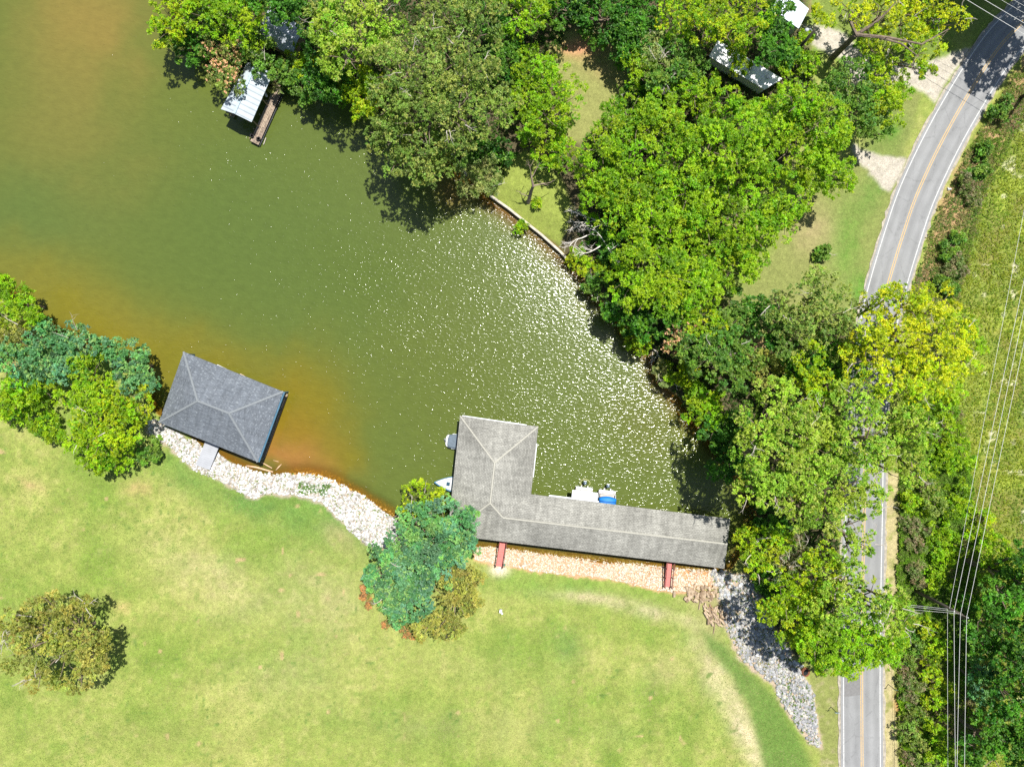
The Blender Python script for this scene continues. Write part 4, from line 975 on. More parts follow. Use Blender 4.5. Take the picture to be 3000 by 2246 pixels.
def T(label, kind, h, blobs, cat='tree', name=None, group=None, dens=1.0, base=None, bare=0, flat=.85, cover=1.0):
    """blobs: (px, py, r px) as seen in the photograph at about the height of the crown"""
    TREE_SEED[0] += 1; r = np.random.default_rng(500 + TREE_SEED[0])
    kd = dict(KIND[kind]); kd['d'] *= cover
    zs = GZ if base is None else base; cs, rs = [], []
    W_ = []
    for bx, by, br in blobs:
        top = zs + h * r.uniform(.74, 1.02); R = br * S * (1 - top * .8 / H) * .97; Rz = min(R * flat, h * .55)
        c = np.array(P(bx, by, top - Rz * .4)); c[2] = top - Rz
        W_.append((c, R, Rz))
        ml = np.mean(kd['lobe']) * min(1, .45 + R / 7); nl = max(3, int(R * R * .80 / ml ** 2 * dens)); a = r.random(nl) * 2 * pi
        rho = np.sqrt(r.random(nl)) * (1 + .10 * np.sin(a * 3 + r.random() * 6) + .07 * np.sin(a * 5 + r.random() * 6))
        rl = r.uniform(*kd['lobe'], nl) * min(1, .45 + R / 7)
        x = c[0] + np.cos(a) * rho * np.maximum(R - rl * .55, .2); y = c[1] + np.sin(a) * rho * np.maximum(R - rl * .55, .2)
        z = c[2] + Rz * np.sqrt(np.clip(1 - np.minimum(rho, 1) ** 2, 0, 1)) * r.uniform(.72, 1.05, nl) - rl * .4 + r.normal(size=nl) * (.15 + .05 * R)
        cs.append(np.stack([x, y, z], 1)); rs.append(rl)
        ns = int(R * 3.2 + 2); a2 = r.random(ns) * 2 * pi; q2 = r.uniform(.80, 1.10, ns); r2 = r.uniform(.35, .75, ns) * min(1, .4 + R / 5)   # ragged sprays round the rim
        cs.append(np.stack([c[0] + np.cos(a2) * q2 * (R - r2 * .4), c[1] + np.sin(a2) * q2 * (R - r2 * .4), c[2] + Rz * r.uniform(-.1, .5, ns)], 1)); rs.append(r2)
        nb = int(nl * .35); a = r.random(nb) * 2 * pi; rho = np.sqrt(r.random(nb))        # lower, shaded boughs
        rl = r.uniform(*kd['lobe'], nb) * min(1, .45 + R / 7)
        cs.append(np.stack([c[0] + np.cos(a) * rho * R * .85, c[1] + np.sin(a) * rho * R * .85, c[2] - Rz * r.uniform(.1, .9, nb)], 1)); rs.append(rl)
    cs = np.concatenate(cs); rs = np.concatenate(rs); cs[:, 2] = np.maximum(cs[:, 2], zs + .3 * rs)
    v, cc = leaves(cs, rs, 0, kd, r)
    bc = np.mean([w_[0] for w_ in W_], axis=0)
    gz = max(-.3, ground_z(bc[0], bc[1])) if base is None else base
    e = empty(name or ('shrub' if cat == 'shrub' else 'tree'), (bc[0], bc[1], gz), label, cat, group)
    link("crown", quad_mesh("crown", v, 4, cc * 1.08), M_LEAF, e)
    m = MB(); fork = Vector((bc[0], bc[1], gz + h * .32)); tr_ = max(.05, h * .022)
    m.tube([(bc[0], bc[1], gz - .3), (bc[0] + r.normal() * .1, bc[1] + r.normal() * .1, gz + h * .16), fork], [tr_ * 1.35, tr_ * 1.05, tr_ * .9], 8, cap=False)
    for c, R, Rz in W_:
        mid = fork.lerp(Vector(c), .5) + Vector(r.normal(size=3) * .3); tip = Vector((c[0], c[1], c[2] + Rz * .3))
        m.tube([fork, mid, Vector(c), tip], [tr_ * .7, tr_ * .5, tr_ * .35, tr_ * .15], 6, cap=False)
        k_ = max(3, min(9, int(R * 1.6)))
        for j in range(k_):
            a = 2 * pi * j / k_ + r.random(); o_ = Vector((c[0] + cos(a) * R * .75, c[1] + sin(a) * R * .75, c[2] + Rz * r.uniform(.1, .6)))
            m.tube([mid.lerp(Vector(c), r.random()), Vector(c).lerp(o_, .5) + Vector(r.normal(size=3) * .25), o_], [tr_ * .32, tr_ * .2, .02], 5, cap=False)
    m.build("trunk", M_BARK, e)
    if bare:
        for j in range(bare):
            c, R, Rz = W_[r.integers(len(W_))]; a = r.random() * 2 * pi; q = r.random() ** .5 * .75
            p = Vector((c[0] + cos(a) * R * q, c[1] + sin(a) * R * q, c[2] + Rz * math.sqrt(1 - q * q) * .80))
            m = MB(); branch(m, p, (cos(a + .5), sin(a + .5), .35), r.uniform(1.0, 2.0), r.uniform(.04, .07), 1, r, .6, 3, 5); m.build("dead_branch", M_DEAD, e)
    return e

# north-west shore, left to right
T("yellow-green tree, first of the shore trees at the top left", 'yellowgreen', 8, [(500,30,70),(470,90,45),(520,-40,70)], cover=1.1)
T("dark green shrubby tree leaning over the water below the first shore tree", 'deep', 6, [(545,135,48),(505,100,35),(575,90,50)])
T("green tree at the top edge behind the pink flowering tree", 'bright', 10, [(610,20,80),(690,45,80),(650,-40,80)])
T("pink flowering tree overhanging the galvanised roof", 'flower', 6.5, [(645,195,56),(668,232,44),(640,130,60),(665,150,48)])
T("thinly flowering green tree between the pink tree and the shed", 'mid', 6, [(735,120,62),(700,90,48),(770,190,40)], bare=3)
T("pale shrub at the landward end of the plank dock", 'pale', 3, [(800,225,40),(850,190,45)], 'shrub')
T("green shrub hanging over the water right of the plank dock", 'mid', 4, [(870,230,50),(885,270,30),(840,200,40)], 'shrub')
T("yellowish bush in front of the shed", 'yellowgreen', 4, [(905,190,45),(870,165,35)], 'shrub')
T("tree shading the shed from the top edge", 'deep', 14, [(840,-10,70),(900,15,75),(780,-60,90)])
T("broad olive tree right of the shed roof at the top", 'olive', 13, [(925,40,65),(960,-40,80)])
T("dark green tree at the shore between shed and the pale tall tree", 'deep', 8, [(950,160,75),(975,235,58),(930,240,45)])
T("green tree at the waterside under the pale tall tree", 'bright', 6, [(1000,265,40),(1040,220,50)])
T("tall pale green tree at the top, right of the shed", 'light', 15, [(1010,70,105),(1080,20,95),(1000,150,75),(960,80,60),(1090,120,70)], bare=5)
T("yellow-green tree touching the left side of the giant olive tree", 'yellowgreen', 8, [(1045,290,50),(1080,240,55),(1060,320,28)])
T("giant olive green tree with bare grey limbs, by the water", 'olive', 18, [(1250,230,135),(1160,190,115),(1350,210,120),(1420,290,100),(1240,330,120),(1340,320,100),(1150,290,80)], bare=16)
T("olive tree leaning furthest over the lake", 'olive', 13, [(1180,400,85),(1250,440,95),(1120,390,55),(1320,410,70),(1160,475,45),(1240,480,60)], bare=3)
T("olive tree at the top edge above the giant one", 'olive', 15, [(1370,80,105),(1300,40,80),(1420,30,70),(1250,100,60)], bare=7)
T("deep green tree at the top edge between the olive tree and the clearing", 'bright', 12, [(1520,25,75),(1570,50,40),(1560,-40,80)], cover=.9)
T("dark tree filling the gap above the first bright clearing tree", 'deep', 9, [(1480,100,60),(1470,170,60),(1450,40,50)])
T("bright green tree on the left side of the upper clearing", 'bright', 9, [(1615,230,80),(1560,190,65),(1655,290,70),(1600,330,65),(1540,270,60)])
T("bright green tree in front, between clearing and small lawn", 'bright', 6, [(1600,395,70),(1555,385,38),(1650,445,50),(1615,475,32)])
T("dark bush between the olive tree and the small lawn", 'deep', 3.5, [(1430,460,48),(1470,440,38),(1400,440,32)], 'shrub')
T("feathery pale willow-like bush overhanging the water at the small lawn", 'pale', 4.5, [(1400,510,55),(1375,545,38),(1430,490,40),(1440,545,28)], 'shrub', bare=2)
T("small bright bush hanging over the seawall", 'bright', 1.3, [(1530,668,18)], 'shrub')
T("small bright bush at the foot of the dead tree", 'yellowgreen', 1.2, [(1571,594,12)], 'shrub')
# upper middle wood
T("dark tree at the top edge left of the yellow-green one", 'deep', 8, [(1790,40,85),(1860,20,80),(1720,-20,90),(1650,10,70),(1880,90,55)])
T("dark green tree right of the upper clearing", 'deep', 7, [(1850,140,55),(1900,120,55),(1830,90,50)])
T("bright shrubby tree on the right edge of the clearing", 'bright', 7, [(1880,210,48),(1860,170,35)])
T("grey-green thin tree between clearing and caravan", 'pale', 9, [(1930,130,45),(1920,185,45)], bare=4)
T("dull olive tree left of the caravan", 'mid', 9, [(2000,140,62),(1970,190,55),(2030,190,45),(1950,240,50)], bare=5)
T("dark bush at the lower corner of the clearing", 'deep', 4, [(1870,260,40),(1920,270,45)], 'shrub', bare=3)
T("large yellow-green tree at the top above the caravan", 'yellowgreen', 13, [(1990,25,70),(2080,30,85),(2180,40,85),(2150,82,45),(2060,75,45),(2205,75,36),(2240,0,50)])
T("dark fine-leaved tree between the two metal roofs", 'deep', 11, [(2270,60,52),(2270,125,50),(2295,5,36),(2250,150,36),(2310,150,34)], cover=1.1)
T("bright bush at the lower corner of the cabin roof", 'yellowgreen', 4, [(2348,112,26),(2368,105,16)], 'shrub')
T("bush beneath the lamp pole", 'bright', 3.5, [(2330,170,35),(2370,180,35),(2300,190,30)], 'shrub')
T("bright green tree just below the caravan's left end", 'bright', 9, [(2080,250,42),(2040,270,55),(2150,278,32),(2000,280,45)])
T("small yellowish tree covering the middle of the caravan", 'yellowgreen', 7, [(2175,185,30),(2160,160,25)])
T("dark tree below the caravan", 'bright', 8, [(2190,305,35),(2130,320,42),(2080,320,45)], cover=.8)
# great bright group
T("broad bright green tree at the top left of the great central clump", 'bright', 13, [(1850,340,90),(1930,340,80),(1800,390,70),(1760,430,60),(1870,420,90),(1980,370,60)])
T("broad bright tree at the top right of the clump beside the gravel drive", 'bright', 13, [(2270,345,80),(2355,300,85),(2420,350,95),(2330,290,50),(2440,430,80),(2340,410,110),(2200,365,60)])
T("bright tree in the very centre of the clump", 'bright', 14, [(2080,420,90),(2170,440,90),(2000,460,90),(2250,450,75),(2120,510,90)])
T("bright tree on the left flank of the clump facing the small lawn", 'bright', 10, [(1765,500,75),(1830,520,90),(1730,570,50),(1800,600,80),(1880,580,80)])
T("bright tree at the lower right of the clump near the lawn bush", 'bright', 12, [(2150,610,95),(2230,600,80),(2070,640,90),(2220,690,75),(2300,640,60),(2340,590,45)])
T("bright tree on the right side of the clump beside the lower drive", 'bright', 11, [(2420,490,70),(2370,500,60),(2470,520,45)])
T("bright tree between centre and lower left of the clump", 'bright', 13, [(1940,560,90),(1980,640,90),(2030,560,80),(1920,660,80)])
T("bright tree at the lower left of the clump by the fallen dead branches", 'bright', 12, [(1880,750,95),(1960,800,100),(1850,830,70),(2030,800,80),(1910,870,75)])
T("bright tree closing the bottom of the clump", 'bright', 10, [(2100,750,90),(2170,780,65),(2060,850,70),(2000,890,60),(2200,740,60)])
# around the upper drive
T("dense tree with yellow new growth between the two gravel drives", 'yellowgreen', 9, [(2600,250,55),(2620,310,60),(2580,200,45),(2640,270,40)])
T("dark green tree with yellow edges left of the upper drive", 'mid', 9, [(2500,220,58),(2550,290,55),(2520,330,60),(2450,260,45),(2580,360,45)])
T("golden leafed tree with open crown over the drive at the top", 'gold', 12, [(2500,20,60),(2590,30,60),(2660,60,55),(2700,20,60),(2650,-40,80)], cover=.55, bare=6)
T("thin golden tree at the edge of the road shade", 'gold', 10, [(2760,20,45),(2810,45,36),(2730,60,40)], cover=.7, bare=5)
T("sparse golden green tree reaching across the upper drive", 'yellowgreen', 9, [(2620,130,55),(2680,160,52),(2720,200,30),(2560,130,45),(2740,110,42)], cover=.55, bare=8)
T("small yellow bushes beside the cabin", 'gold', 3, [(2398,30,18),(2412,55,18)], 'shrub', cover=.7)
# lawn bush
T("round little bush alone on the roadside lawn", 'mid', 1.6, [(2413,740,20),(2420,730,12)], 'shrub', bare=1)
# east shore strip
T("leafy bush at the end of the seawall", 'yellowgreen', 2.5, [(1700,765,35),(1740,790,38),(1690,740,22)], 'shrub')
T("dark bush beneath the fallen dead branches", 'deep', 3.5, [(1760,720,50),(1790,680,45),(1810,750,45)], 'shrub')
T("olive bush leaning into the glitter on the east shore", 'mid', 3, [(1760,840,40),(1800,810,40),(1730,830,28)], 'shrub', bare=2)
T("dark shore tree under the bright clump", 'deep', 6, [(1820,880,50),(1850,930,50),(1790,900,35)])
T("bush over the water beside the driftwood notch", 'yellowgreen', 3, [(1860,985,35),(1885,1010,30),(1840,960,25)], 'shrub')
T("dark tree inland from the driftwood", 'deep', 8, [(1930,930,55),(1980,900,50),(1900,960,40)])
T("pale pink flowering tree in the middle of the east wood", 'flower', 8, [(2000,970,42),(1985,1010,35)], cover=.9)
T("lime green tree beside the pale flowering tree", 'yellowgreen', 9, [(2080,945,45),(2050,965,35),(2110,960,30)])
T("blue-green tree below the bright clump at the small dry clearing", 'mid', 8, [(2150,890,50),(2180,930,50),(2130,940,45)])
T("wide fresh green tree in the middle of the east wood", 'mid', 11, [(2130,1010,70),(2190,1040,65),(2080,1050,60),(2160,1100,55),(2040,1030,50)], bare=3)
T("olive-brown cedar in the east wood", 'cedar', 9, [(2260,1080,58),(2290,1050,45),(2230,1050,35)], flat=.9)
T("dark brown-green tree at the edge of the dry clearing", 'deep', 9, [(2260,950,60),(2220,900,40),(2310,1000,55)], cover=.8)
T("tall olive-green tree left of the road at the shaded bend", 'olive', 14, [(2400,860,85),(2450,920,95),(2360,930,75),(2480,990,70),(2340,990,65),(2290,900,50)], bare=4)
T("dark tree between the olive-green tree and the golden tree", 'deep', 10, [(2430,1010,65),(2360,1060,60),(2500,1060,55)])
T("lime and yellow tree left of the golden roadside tree", 'yellowgreen', 13, [(2380,1050,50),(2350,1110,50),(2420,1130,52),(2400,1180,45)])
T("big golden-yellow tree arching over the road", 'gold', 16, [(2660,890,75),(2750,900,80),(2640,990,100),(2740,1000,110),(2550,1060,75),(2700,1110,95),(2790,1070,85),(2560,960,45),(2800,960,60),(2620,1120,60)], bare=5)
T("golden branch-like young tree reaching over the road from the left", 'gold', 12, [(2570,885,42),(2620,860,32),(2510,1010,42)], cover=.7)
T("yellow-green tree right of the golden tree at the meadow edge", 'yellowgreen', 9, [(2830,950,45),(2855,1010,42),(2840,1060,40),(2800,1140,40)], cover=.9)
T("bright sedge-like shrub at the water south of the driftwood", 'yellowgreen', 3.5, [(2000,1080,45),(2030,1110,42),(1980,1110,32)], 'shrub')
T("grey-green bush right at the driftwood notch", 'pale', 2.5, [(1940,1085,30),(1955,1110,26)], 'shrub', bare=2)
T("bright feathery shrub half way down the east shore", 'bright', 5, [(2070,1160,55),(2050,1200,48),(2090,1220,42)], 'shrub')
T("dark shrub under the feathery one on the east shore", 'deep', 5, [(2100,1260,50),(2130,1300,45),(2160,1240,45)], 'shrub')
T("deep green bush overhanging the shaded cove", 'deep', 7, [(2120,1370,42),(2155,1380,35),(2180,1330,50)], 'shrub', cover=1.2)
T("tall light green tree standing over the shaded cove", 'light', 20, [(2290,1180,80),(2240,1260,75),(2330,1260,85),(2210,1340,65),(2290,1360,90),(2210,1430,55),(2270,1450,60)], bare=7)
T("tall light green tree in the middle of the road canopy", 'light', 19, [(2420,1230,90),(2510,1200,85),(2470,1310,95),(2390,1340,80),(2560,1290,85)], bare=7)
T("light green tree leaning across the road from the left", 'light', 18, [(2640,1220,85),(2660,1310,75),(2600,1370,85),(2700,1250,55),(2690,1380,45)], bare=6)
T("light green tree at the lower middle of the road canopy", 'light', 18, [(2400,1430,85),(2490,1420,80),(2350,1490,65),(2550,1470,55),(2440,1510,70)], bare=5)
T("thin green tree beside the road shoulder below the canopy", 'light', 13, [(2500,1530,42),(2540,1590,38),(2500,1600,32)], cover=.6, bare=4)
T("bright branchy tree beside the east end of the long boathouse roof", 'yellowgreen', 9, [(2200,1590,50),(2240,1620,55),(2280,1580,50),(2220,1660,35)], cover=.9, bare=6)
T("dark bush in the shaded shore corner behind the bright branchy tree", 'deep', 4, [(2260,1530,45),(2300,1560,45),(2260,1700,50),(2300,1740,45)], 'shrub')
T("leafless grey-brown thicket tree in the southern grove", 'brush', 8, [(2330,1620,50),(2370,1650,45),(2300,1660,40)], cover=.5, bare=16)
T("broad bright tree on the lake side of the southern grove", 'yellowgreen', 12.5, [(2350,1730,85),(2300,1770,70),(2420,1690,85),(2380,1820,85),(2340,1860,60)], bare=7)
T("broad green tree over the road in the southern grove", 'light', 16, [(2490,1710,75),(2560,1770,80),(2470,1790,85),(2620,1760,50),(2640,1820,55)], cover=.7, bare=9)
T("bright tree closing the southern end of the road canopy", 'bright', 14, [(2440,1880,80),(2520,1880,85),(2590,1870,75),(2400,1900,55),(2470,1930,45),(2550,1925,50),(2620,1900,45)])
T("low green tree at the south-west foot of the grove", 'bright', 8, [(2490,1960,30),(2430,1950,38),(2600,1930,40)])
T("tall dark tree outside the frame shading the road", 'deep', 19, [(3160,-250,150),(3040,-300,130),(3260,-130,120),(2980,-260,110),(3120,-160,120),(3080,-220,110),(3200,-190,120)], cover=1.8)
# west shore group
T("fresh green tree at the left edge beside the water", 'bright', 8, [(20,870,60),(60,910,48),(-30,900,70),(95,920,25),(0,830,30)])
T("brownish olive tree at the left edge under the fresh green one", 'cedar', 6, [(25,975,55),(-20,1000,60),(60,960,35)], bare=3)
T("blue-green tree at the left edge of the western clump", 'bluegreen', 8, [(120,990,60),(80,1040,70),(20,1070,70),(150,1060,60)])
T("blue-green tree in the middle of the western clump by the water", 'bluegreen', 8, [(210,1000,55),(240,1010,38),(190,1080,55),(160,1020,50)], bare=2)
T("blue-green tree at the right of the western clump next to the charcoal roof", 'bluegreen', 7.5, [(370,1040,48),(410,1080,38),(420,1130,40),(330,1030,40),(300,1020,34),(380,1110,50)])
T("bright tree rising between the blue-green trees", 'bright', 9, [(250,1090,65),(270,1150,60),(220,1150,45)])
T("bright green tree at the lower left of the western clump", 'bright', 7, [(50,1140,60),(110,1140,55),(10,1190,50),(-20,1150,50)])
T("dark green bush in the shade of the western clump", 'bright', 4, [(90,1200,48),(60,1180,45),(40,1210,40)], 'shrub', cover=.8)
T("wide bright yellow-green tree at the right of the western clump", 'yellowgreen', 9, [(370,1170,60),(320,1190,70),(400,1210,42),(340,1260,65),(260,1230,60),(300,1300,65),(240,1290,45)], bare=3)
T("bright tree at the bottom of the western clump on the lawn", 'bright', 7, [(290,1350,48),(330,1340,45),(250,1350,38),(210,1280,50)])
T("small dark green shrub between clump and riprap", 'mid', 2.6, [(425,1310,32),(405,1340,22),(450,1330,18)], 'shrub')
T("green shrub at the lawn edge left of the clump bottom", 'bright', 3.5, [(135,1240,35),(150,1270,28),(110,1250,24)], 'shrub')
# lawn trees
T("brown-green cedar standing alone at the lower left", 'cedar', 9, [(110,1840,80),(200,1850,72),(60,1910,85),(160,1940,85),(240,1900,58),(140,1770,38),(290,1890,34),(300,1860,22),(230,2000,38),(20,1840,50),(250,1770,22),(190,1790,40),(270,1940,45),(100,1990,40)], flat=.55, bare=20, cover=1.0)
T("round blue-green tree between the riprap and the boathouse", 'bluegreen', 9, [(1300,1530,72),(1340,1580,62),(1250,1600,85),(1200,1670,80),(1140,1690,72),(1260,1690,80),(1200,1760,65),(1320,1640,60),(1120,1640,55),(1180,1800,45),(1220,1540,62),(1370,1530,40),(1180,1600,60),(1100,1700,45),(1370,1590,40),(1150,1750,55)], bare=3, cover=1.15)
T("sparse small tree with bare twigs, in front of the white bow", 'yellowgreen', 5.5, [(1220,1450,45),(1265,1460,40),(1190,1500,30),(1285,1480,25)], cover=.45, bare=9)
T("olive-brown cedar behind the round blue-green tree", 'cedar', 7, [(1340,1700,55),(1385,1690,38),(1340,1760,66),(1300,1830,56),(1375,1760,45),(1240,1850,36),(1330,1850,38)], flat=.6, cover=1.2, bare=2)
T("small russet shrub left of the round blue-green tree", 'russet', 1.6, [(1070,1745,16),(1080,1770,14),(1066,1722,9)], 'shrub')
T("small russet shrub under the bottom of the round blue-green tree", 'russet', 1.6, [(1190,1850,20),(1130,1830,12),(1210,1862,10)], 'shrub')
# brush between road and meadow, and the dark wood at the lower right
east = [("grey-green brush bush right beside the ditch at the upper right", 'mid', 2.2, [(2930,330,28),(2950,300,24)]),
 ("dark bush in the ditch at the road's bend, upper right", 'mid', 1.6, [(2880,450,26),(2890,425,18)]),
 ("grey thin bush beside the litter bag", 'brush', 1.8, [(2840,545,24),(2860,580,22),(2830,520,18)]),
 ("dark green bush above the litter bag", 'mid', 1.7, [(2860,515,28),(2885,500,20)]),
 ("dark bush on the meadow side of the bare ditch, half way", 'mid', 1.7, [(2790,720,24),(2810,690,20),(2780,745,18)]),
 ("grey-green bush below the half way dark bush", 'brush', 2, [(2800,760,26),(2780,800,24),(2820,790,20)]),
 ("small green bush on the meadow side of the golden tree", 'mid', 2.2, [(2760,830,22),(2790,850,20)]),
 ("green bush where the canopy ends on the meadow side", 'bright', 3.5, [(2780,1190,38),(2770,1240,32)]),
 ("dark blue-green shrub right of the canopy", 'bright', 2.2, [(2740,1330,42),(2760,1290,34),(2730,1370,30)]),
 ("leafy green shrub under the left meadow wire, upper", 'bright', 3.5, [(2800,1310,38),(2830,1350,34),(2790,1360,30)]),
 ("grey brown shrub beside the straw verge, uppermost", 'brush', 2, [(2680,1370,30),(2700,1410,28)]),
 ("green shrub beside the straw verge under the grey brown one", 'bright', 2.2, [(2670,1470,28),(2700,1490,30)]),
 ("dusty green shrub in the middle of the strip", 'olive', 3.5, [(2730,1440,36),(2750,1480,32)]),
 ("bright green shrub crossed by the meadow wires", 'bright', 2.8, [(2820,1440,42),(2800,1490,38),(2840,1480,32)]),
 ("yellow-green shrub right of the meadow wires", 'yellowgreen', 3.5, [(2880,1520,36),(2900,1560,30),(2860,1560,26)]),
 ("dark brown-green shrub beside the straw verge, lower", 'brush', 2, [(2670,1540,32),(2700,1560,32),(2690,1600,28)]),
 ("green shrub in the middle of the strip, lower", 'bright', 2.6, [(2760,1560,38),(2790,1600,36),(2750,1610,28)]),
 ("leafy bush right above the power pole", 'bright', 2.5, [(2740,1680,32),(2770,1640,30),(2740,1720,26)]),
 ("grey twiggy bush at the foot of the power pole", 'brush', 2.5, [(2690,1660,28),(2700,1700,24)]),
 ("lime bush left of the downward wires", 'yellowgreen', 3, [(2740,1850,34),(2760,1900,32),(2730,1930,26)]),
 ("blue-grey shrub below the power pole", 'mid', 2, [(2685,1890,30),(2680,1930,28),(2690,1860,22)]),
 ("mixed olive bush beside the small road sign", 'brush', 2, [(2660,1990,26),(2690,2010,30),(2670,2050,26)]),
 ("yellow-green bush crossed by the faint lower wire", 'yellowgreen', 3, [(2740,1990,32),(2770,2030,34),(2740,2060,28)]),
 ("olive bush at the bottom edge beside the verge", 'olive', 3, [(2690,2110,34),(2660,2150,28),(2700,2190,32)]),
 ("brownish bush at the bottom edge beside the verge", 'brush', 2, [(2660,2220,26),(2700,2250,30)]),
 ("green bush at the bottom edge left of the wires", 'bright', 3.5, [(2750,2120,34),(2770,2180,34),(2750,2230,32)])]
for lab, kd_, h_, bl in east: T(lab, kd_, h_, bl, 'shrub', group="bushes between the road and the meadow")
T("dark tree at the meadow corner beside the right wires", 'bright', 7, [(2930,1620,50),(2980,1660,50),(2900,1670,40),(2960,1720,50)], cover=.9)
T("tall dark tree at the right edge below the meadow", 'deep', 14, [(3020,1720,80),(2950,1760,60),(3050,1640,70)])
T("dark green tree right of the power pole", 'deep', 10, [(2900,1820,60),(2950,1870,65),(2890,1890,45)], cover=.85)
T("pale bluish green tree in the dark wood", 'bluegreen', 8, [(2880,1970,45),(2910,2010,42),(2870,2050,32)], cover=.8)
T("dark tree at the right edge of the dark wood", 'deep', 13, [(3000,1960,70),(2980,2050,65),(3040,2100,70)])
T("dark tree at the bottom right corner", 'deep', 11, [(2920,2140,60),(2990,2180,65),(2870,2200,50),(2930,2240,60)], cover=.85)
T("large dark tree past the right edge", 'deep', 17, [(3110,1800,110),(3120,2000,110),(3110,2180,100)])

# dead standing tree, dead fallen branches, the big bare limb over the drive
M_BLEACH = simple('bleached_wood', (.62,.57,.52), .9, .2, 3)
def dead(name, label, fn, m=M_BLEACH, cat="dead tree"):
    r = np.random.default_rng(hash(label) % 1000 if False else len(label)); mm = MB(); fn(mm, r); return tag(mm.build(name, m), label, cat)
def f1(m, r):
    b_ = V(1548,592,GZ); b_.z = GZ - .2; t1 = V(1556,560,3.4); t2 = V(1562,545,5.0); t3 = V(1557,520,6.2)
    m.tube([b_, b_.lerp(t1, .5), t1, t2, t3], [.30,.26,.24,.20,.10], 8)
    branch(m, t2, (.9, .25, .25), 2.2, .12, 1, r, .5); branch(m, t3, (-.35,.9,.3), 1.9, .06, 2, r, .6, 4); branch(m, t3, (.6, .9, .2), 2.3, .07, 1, r, .5)
    branch(m, b_.lerp(t1, .6), (-.9,-.2,.35), 1.6, .1, 1, r, .5)
dead("dead_tree", "bare broken dead tree standing on the small waterside lawn", f1, simple("grey_dead_trunk", (.25,.19,.15), .9, .3, 3, bump=.4))
def f2(m, r):
    p = V(1705,705,2.0); branch(m, p, (.3,-.2,.1), 2.0, .08, 1, r)
    for (x0, y0), (x1, y1) in (((1790,740),(1745,645)), ((1745,645),(1690,610)), ((1760,720),(1705,755)), ((1775,710),(1800,755)), ((1745,645),(1685,660)), ((1720,690),(1660,720))):
        a, b_ = V(x0, y0, 3.6), V(x1, y1, 4.2); d = b_ - a; branch(m, a, d, d.length, .10, 2, r, .35, 5)
dead("dead_branches", "bleached fallen dead branches at the left side of the bright clump", f2, cat="dead branches")
def f3(m, r):
    a = V(2440,168,1.0); a.z = GZ - .2; f = V(2508,102,8.5)
    m.tube([a, a.lerp(f, .5), f], [.48,.40,.33], 8)
    for q in ([(2560,70,9.5),(2600,35,10.5),(2625,5,11)], [(2570,108,9.5),(2640,128,10.5),(2690,165,11)], [(2489,60,9.5),(2490,20,10.5)], [(2600,110,10),(2700,130,11),(2780,85,11.5)]):
        pts = [f] + [V(*t) for t in q]; m.tube(pts, [.26,.19,.12,.05][:len(pts)], 7)
        for p in pts[1:]: branch(m, p, tuple(r.normal(size=3)), 2.0, .06, 2, r, .5, 3)
e_ = dead("bare_tree", "thick-limbed tree with dark trunk leaning over the upper gravel drive", f3, M_BARK, "tree")

# ------------------------------------------------------------------ rough growth that nobody could count
def tufts(name, poly, n, hgt, wdt, cols, label, amp=12, up=1.0, k3=3, clump=None):
    q = sample_in(poly, n, amp)
    if clump is not None:
        nz = fbm(q[:, 0] / 22, q[:, 1] / 22, clump); q = q[nz > -.25 - .5 * rng.random(len(q))]
    x = (q[:, 0] - CX) * S * (1 - GZ / H); y = -(q[:, 1] - CY) * S * (1 - GZ / H); z = ground_zs(x, y)
    n = len(q); ti = np.repeat(np.arange(n), k3); m = len(ti)
    a = rng.random(m) * 2 * pi; d = unit(np.stack([np.cos(a), np.sin(a), rng.uniform(.15, 1.2, m) * up], 1)); L = hgt * rng.uniform(.5, 1.3, m)
    side = unit(np.cross(d, np.stack([np.zeros(m), np.zeros(m), np.ones(m)], 1) + rng.normal(size=(m, 3)) * .3)) * (wdt * rng.uniform(.6, 1.3, m))[:, None] * .5
    c0 = np.stack([x[ti], y[ti], z[ti] + .02 + (fbm(x, y, 3)[ti] + 1) * hgt * .25], 1)
    v = np.empty((m, 4, 3)); v[:, 0] = c0; v[:, 1] = c0 + d * (L * .5)[:, None] + side; v[:, 2] = c0 + d * L[:, None]; v[:, 3] = c0 + d * (L * .5)[:, None] - side
    cidx = np.clip(((fbm(x / 5, y / 5, 8) * 1.8 + 1) / 2 * len(cols) + rng.normal(size=n) * .6).astype(int), 0, len(cols) - 1)
    cc = (np.array(cols)[cidx] * rng.uniform(.75, 1.25, (n, 1)))[ti]
    return tag(link(name, quad_mesh(name, v.reshape(-1, 3), 4, np.repeat(cc, 4, axis=0)), M_LEAF), label, kind="stuff")
MEAD = [(2870,3000),(2880,1700),(2860,1300),(2830,1000),(2830,800),(2900,560),(2990,380),(3100,200),(3400,200),(3400,3000)]
tufts("meadow_grass", [(2790,2300),(2800,1300),(2810,900),(2840,680),(2900,500),(2990,330),(3120,200),(3150,2300)], 34000, .26, .11, [(.18,.29,.03),(.26,.34,.025),(.34,.38,.04),(.22,.34,.03)], "rough yellow-green meadow grass", up=1.3, clump=14)
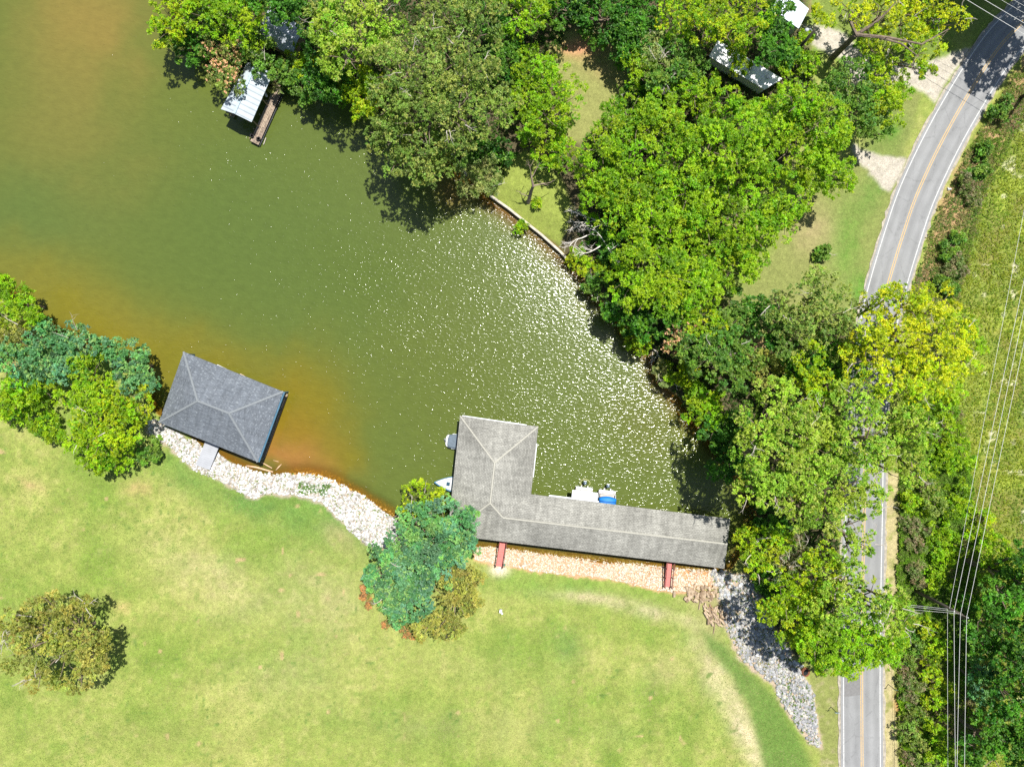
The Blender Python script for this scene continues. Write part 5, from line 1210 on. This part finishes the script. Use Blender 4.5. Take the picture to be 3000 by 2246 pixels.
tufts("roadside_brush", [(2640,1200),(2790,1150),(2830,1280),(2860,1600),(2860,2280),(2640,2290),(2625,1900),(2635,1500)], 30000, .55, .17, [(.14,.28,.03),(.20,.28,.06),(.18,.36,.02),(.27,.42,.02),(.30,.27,.13)], "tangled low brush between the road and the meadow", up=1.2, k3=4)
tufts("ditch_weeds", [(2660,880),(2740,640),(2830,450),(2960,230),(3040,150),(3060,260),(2960,420),(2880,580),(2840,760),(2800,900)], 6500, .32, .12, [(.16,.26,.03),(.26,.24,.09),(.11,.22,.03),(.34,.25,.15)], "patchy weeds in the roadside ditch", k3=3, clump=4)
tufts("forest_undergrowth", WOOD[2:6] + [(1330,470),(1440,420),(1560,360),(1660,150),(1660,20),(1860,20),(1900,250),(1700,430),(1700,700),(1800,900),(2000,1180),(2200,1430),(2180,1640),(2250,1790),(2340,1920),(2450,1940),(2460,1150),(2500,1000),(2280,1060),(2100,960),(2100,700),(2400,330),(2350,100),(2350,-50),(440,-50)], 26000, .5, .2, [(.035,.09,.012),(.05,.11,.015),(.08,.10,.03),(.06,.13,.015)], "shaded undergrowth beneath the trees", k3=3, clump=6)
tufts("shore_weeds", [(1430,565),(1450,430),(1500,440),(1455,560)], 500, .3, .12, [(.09,.15,.02)], "weeds at the corner of the small lawn")
tufts("lawn_grass", [(-60,1240),(200,1300),(420,1320),(640,1400),(760,1470),(880,1460),(1000,1530),(1150,1640),(1390,1640),(1560,1680),(1990,1770),(2110,1830),(2300,2090),(2400,2300),(-60,2300)], 60000, .09, .055, [(.15,.25,.04),(.24,.30,.07),(.33,.34,.12),(.40,.37,.18)], "short mown grass blades of the big lawn", k3=2, up=.6)
tufts("shore_weeds", [(870,1415),(960,1425),(950,1450),(880,1445)], 240, .3, .12, [(.10,.22,.06),(.14,.26,.04)], "dusty green weeds growing through the white riprap", amp=10)
tufts("shore_weeds", WHIZ, 500, .22, .10, [(.14,.26,.04),(.2,.3,.04)], "sparse weeds between the white stones", amp=2, k3=5, clump=23)
tufts("shore_weeds", GRYZ, 900, .25, .10, [(.14,.26,.04),(.2,.3,.04),(.3,.3,.1)], "sparse weeds between the grey stones", amp=6, k3=5, clump=29)
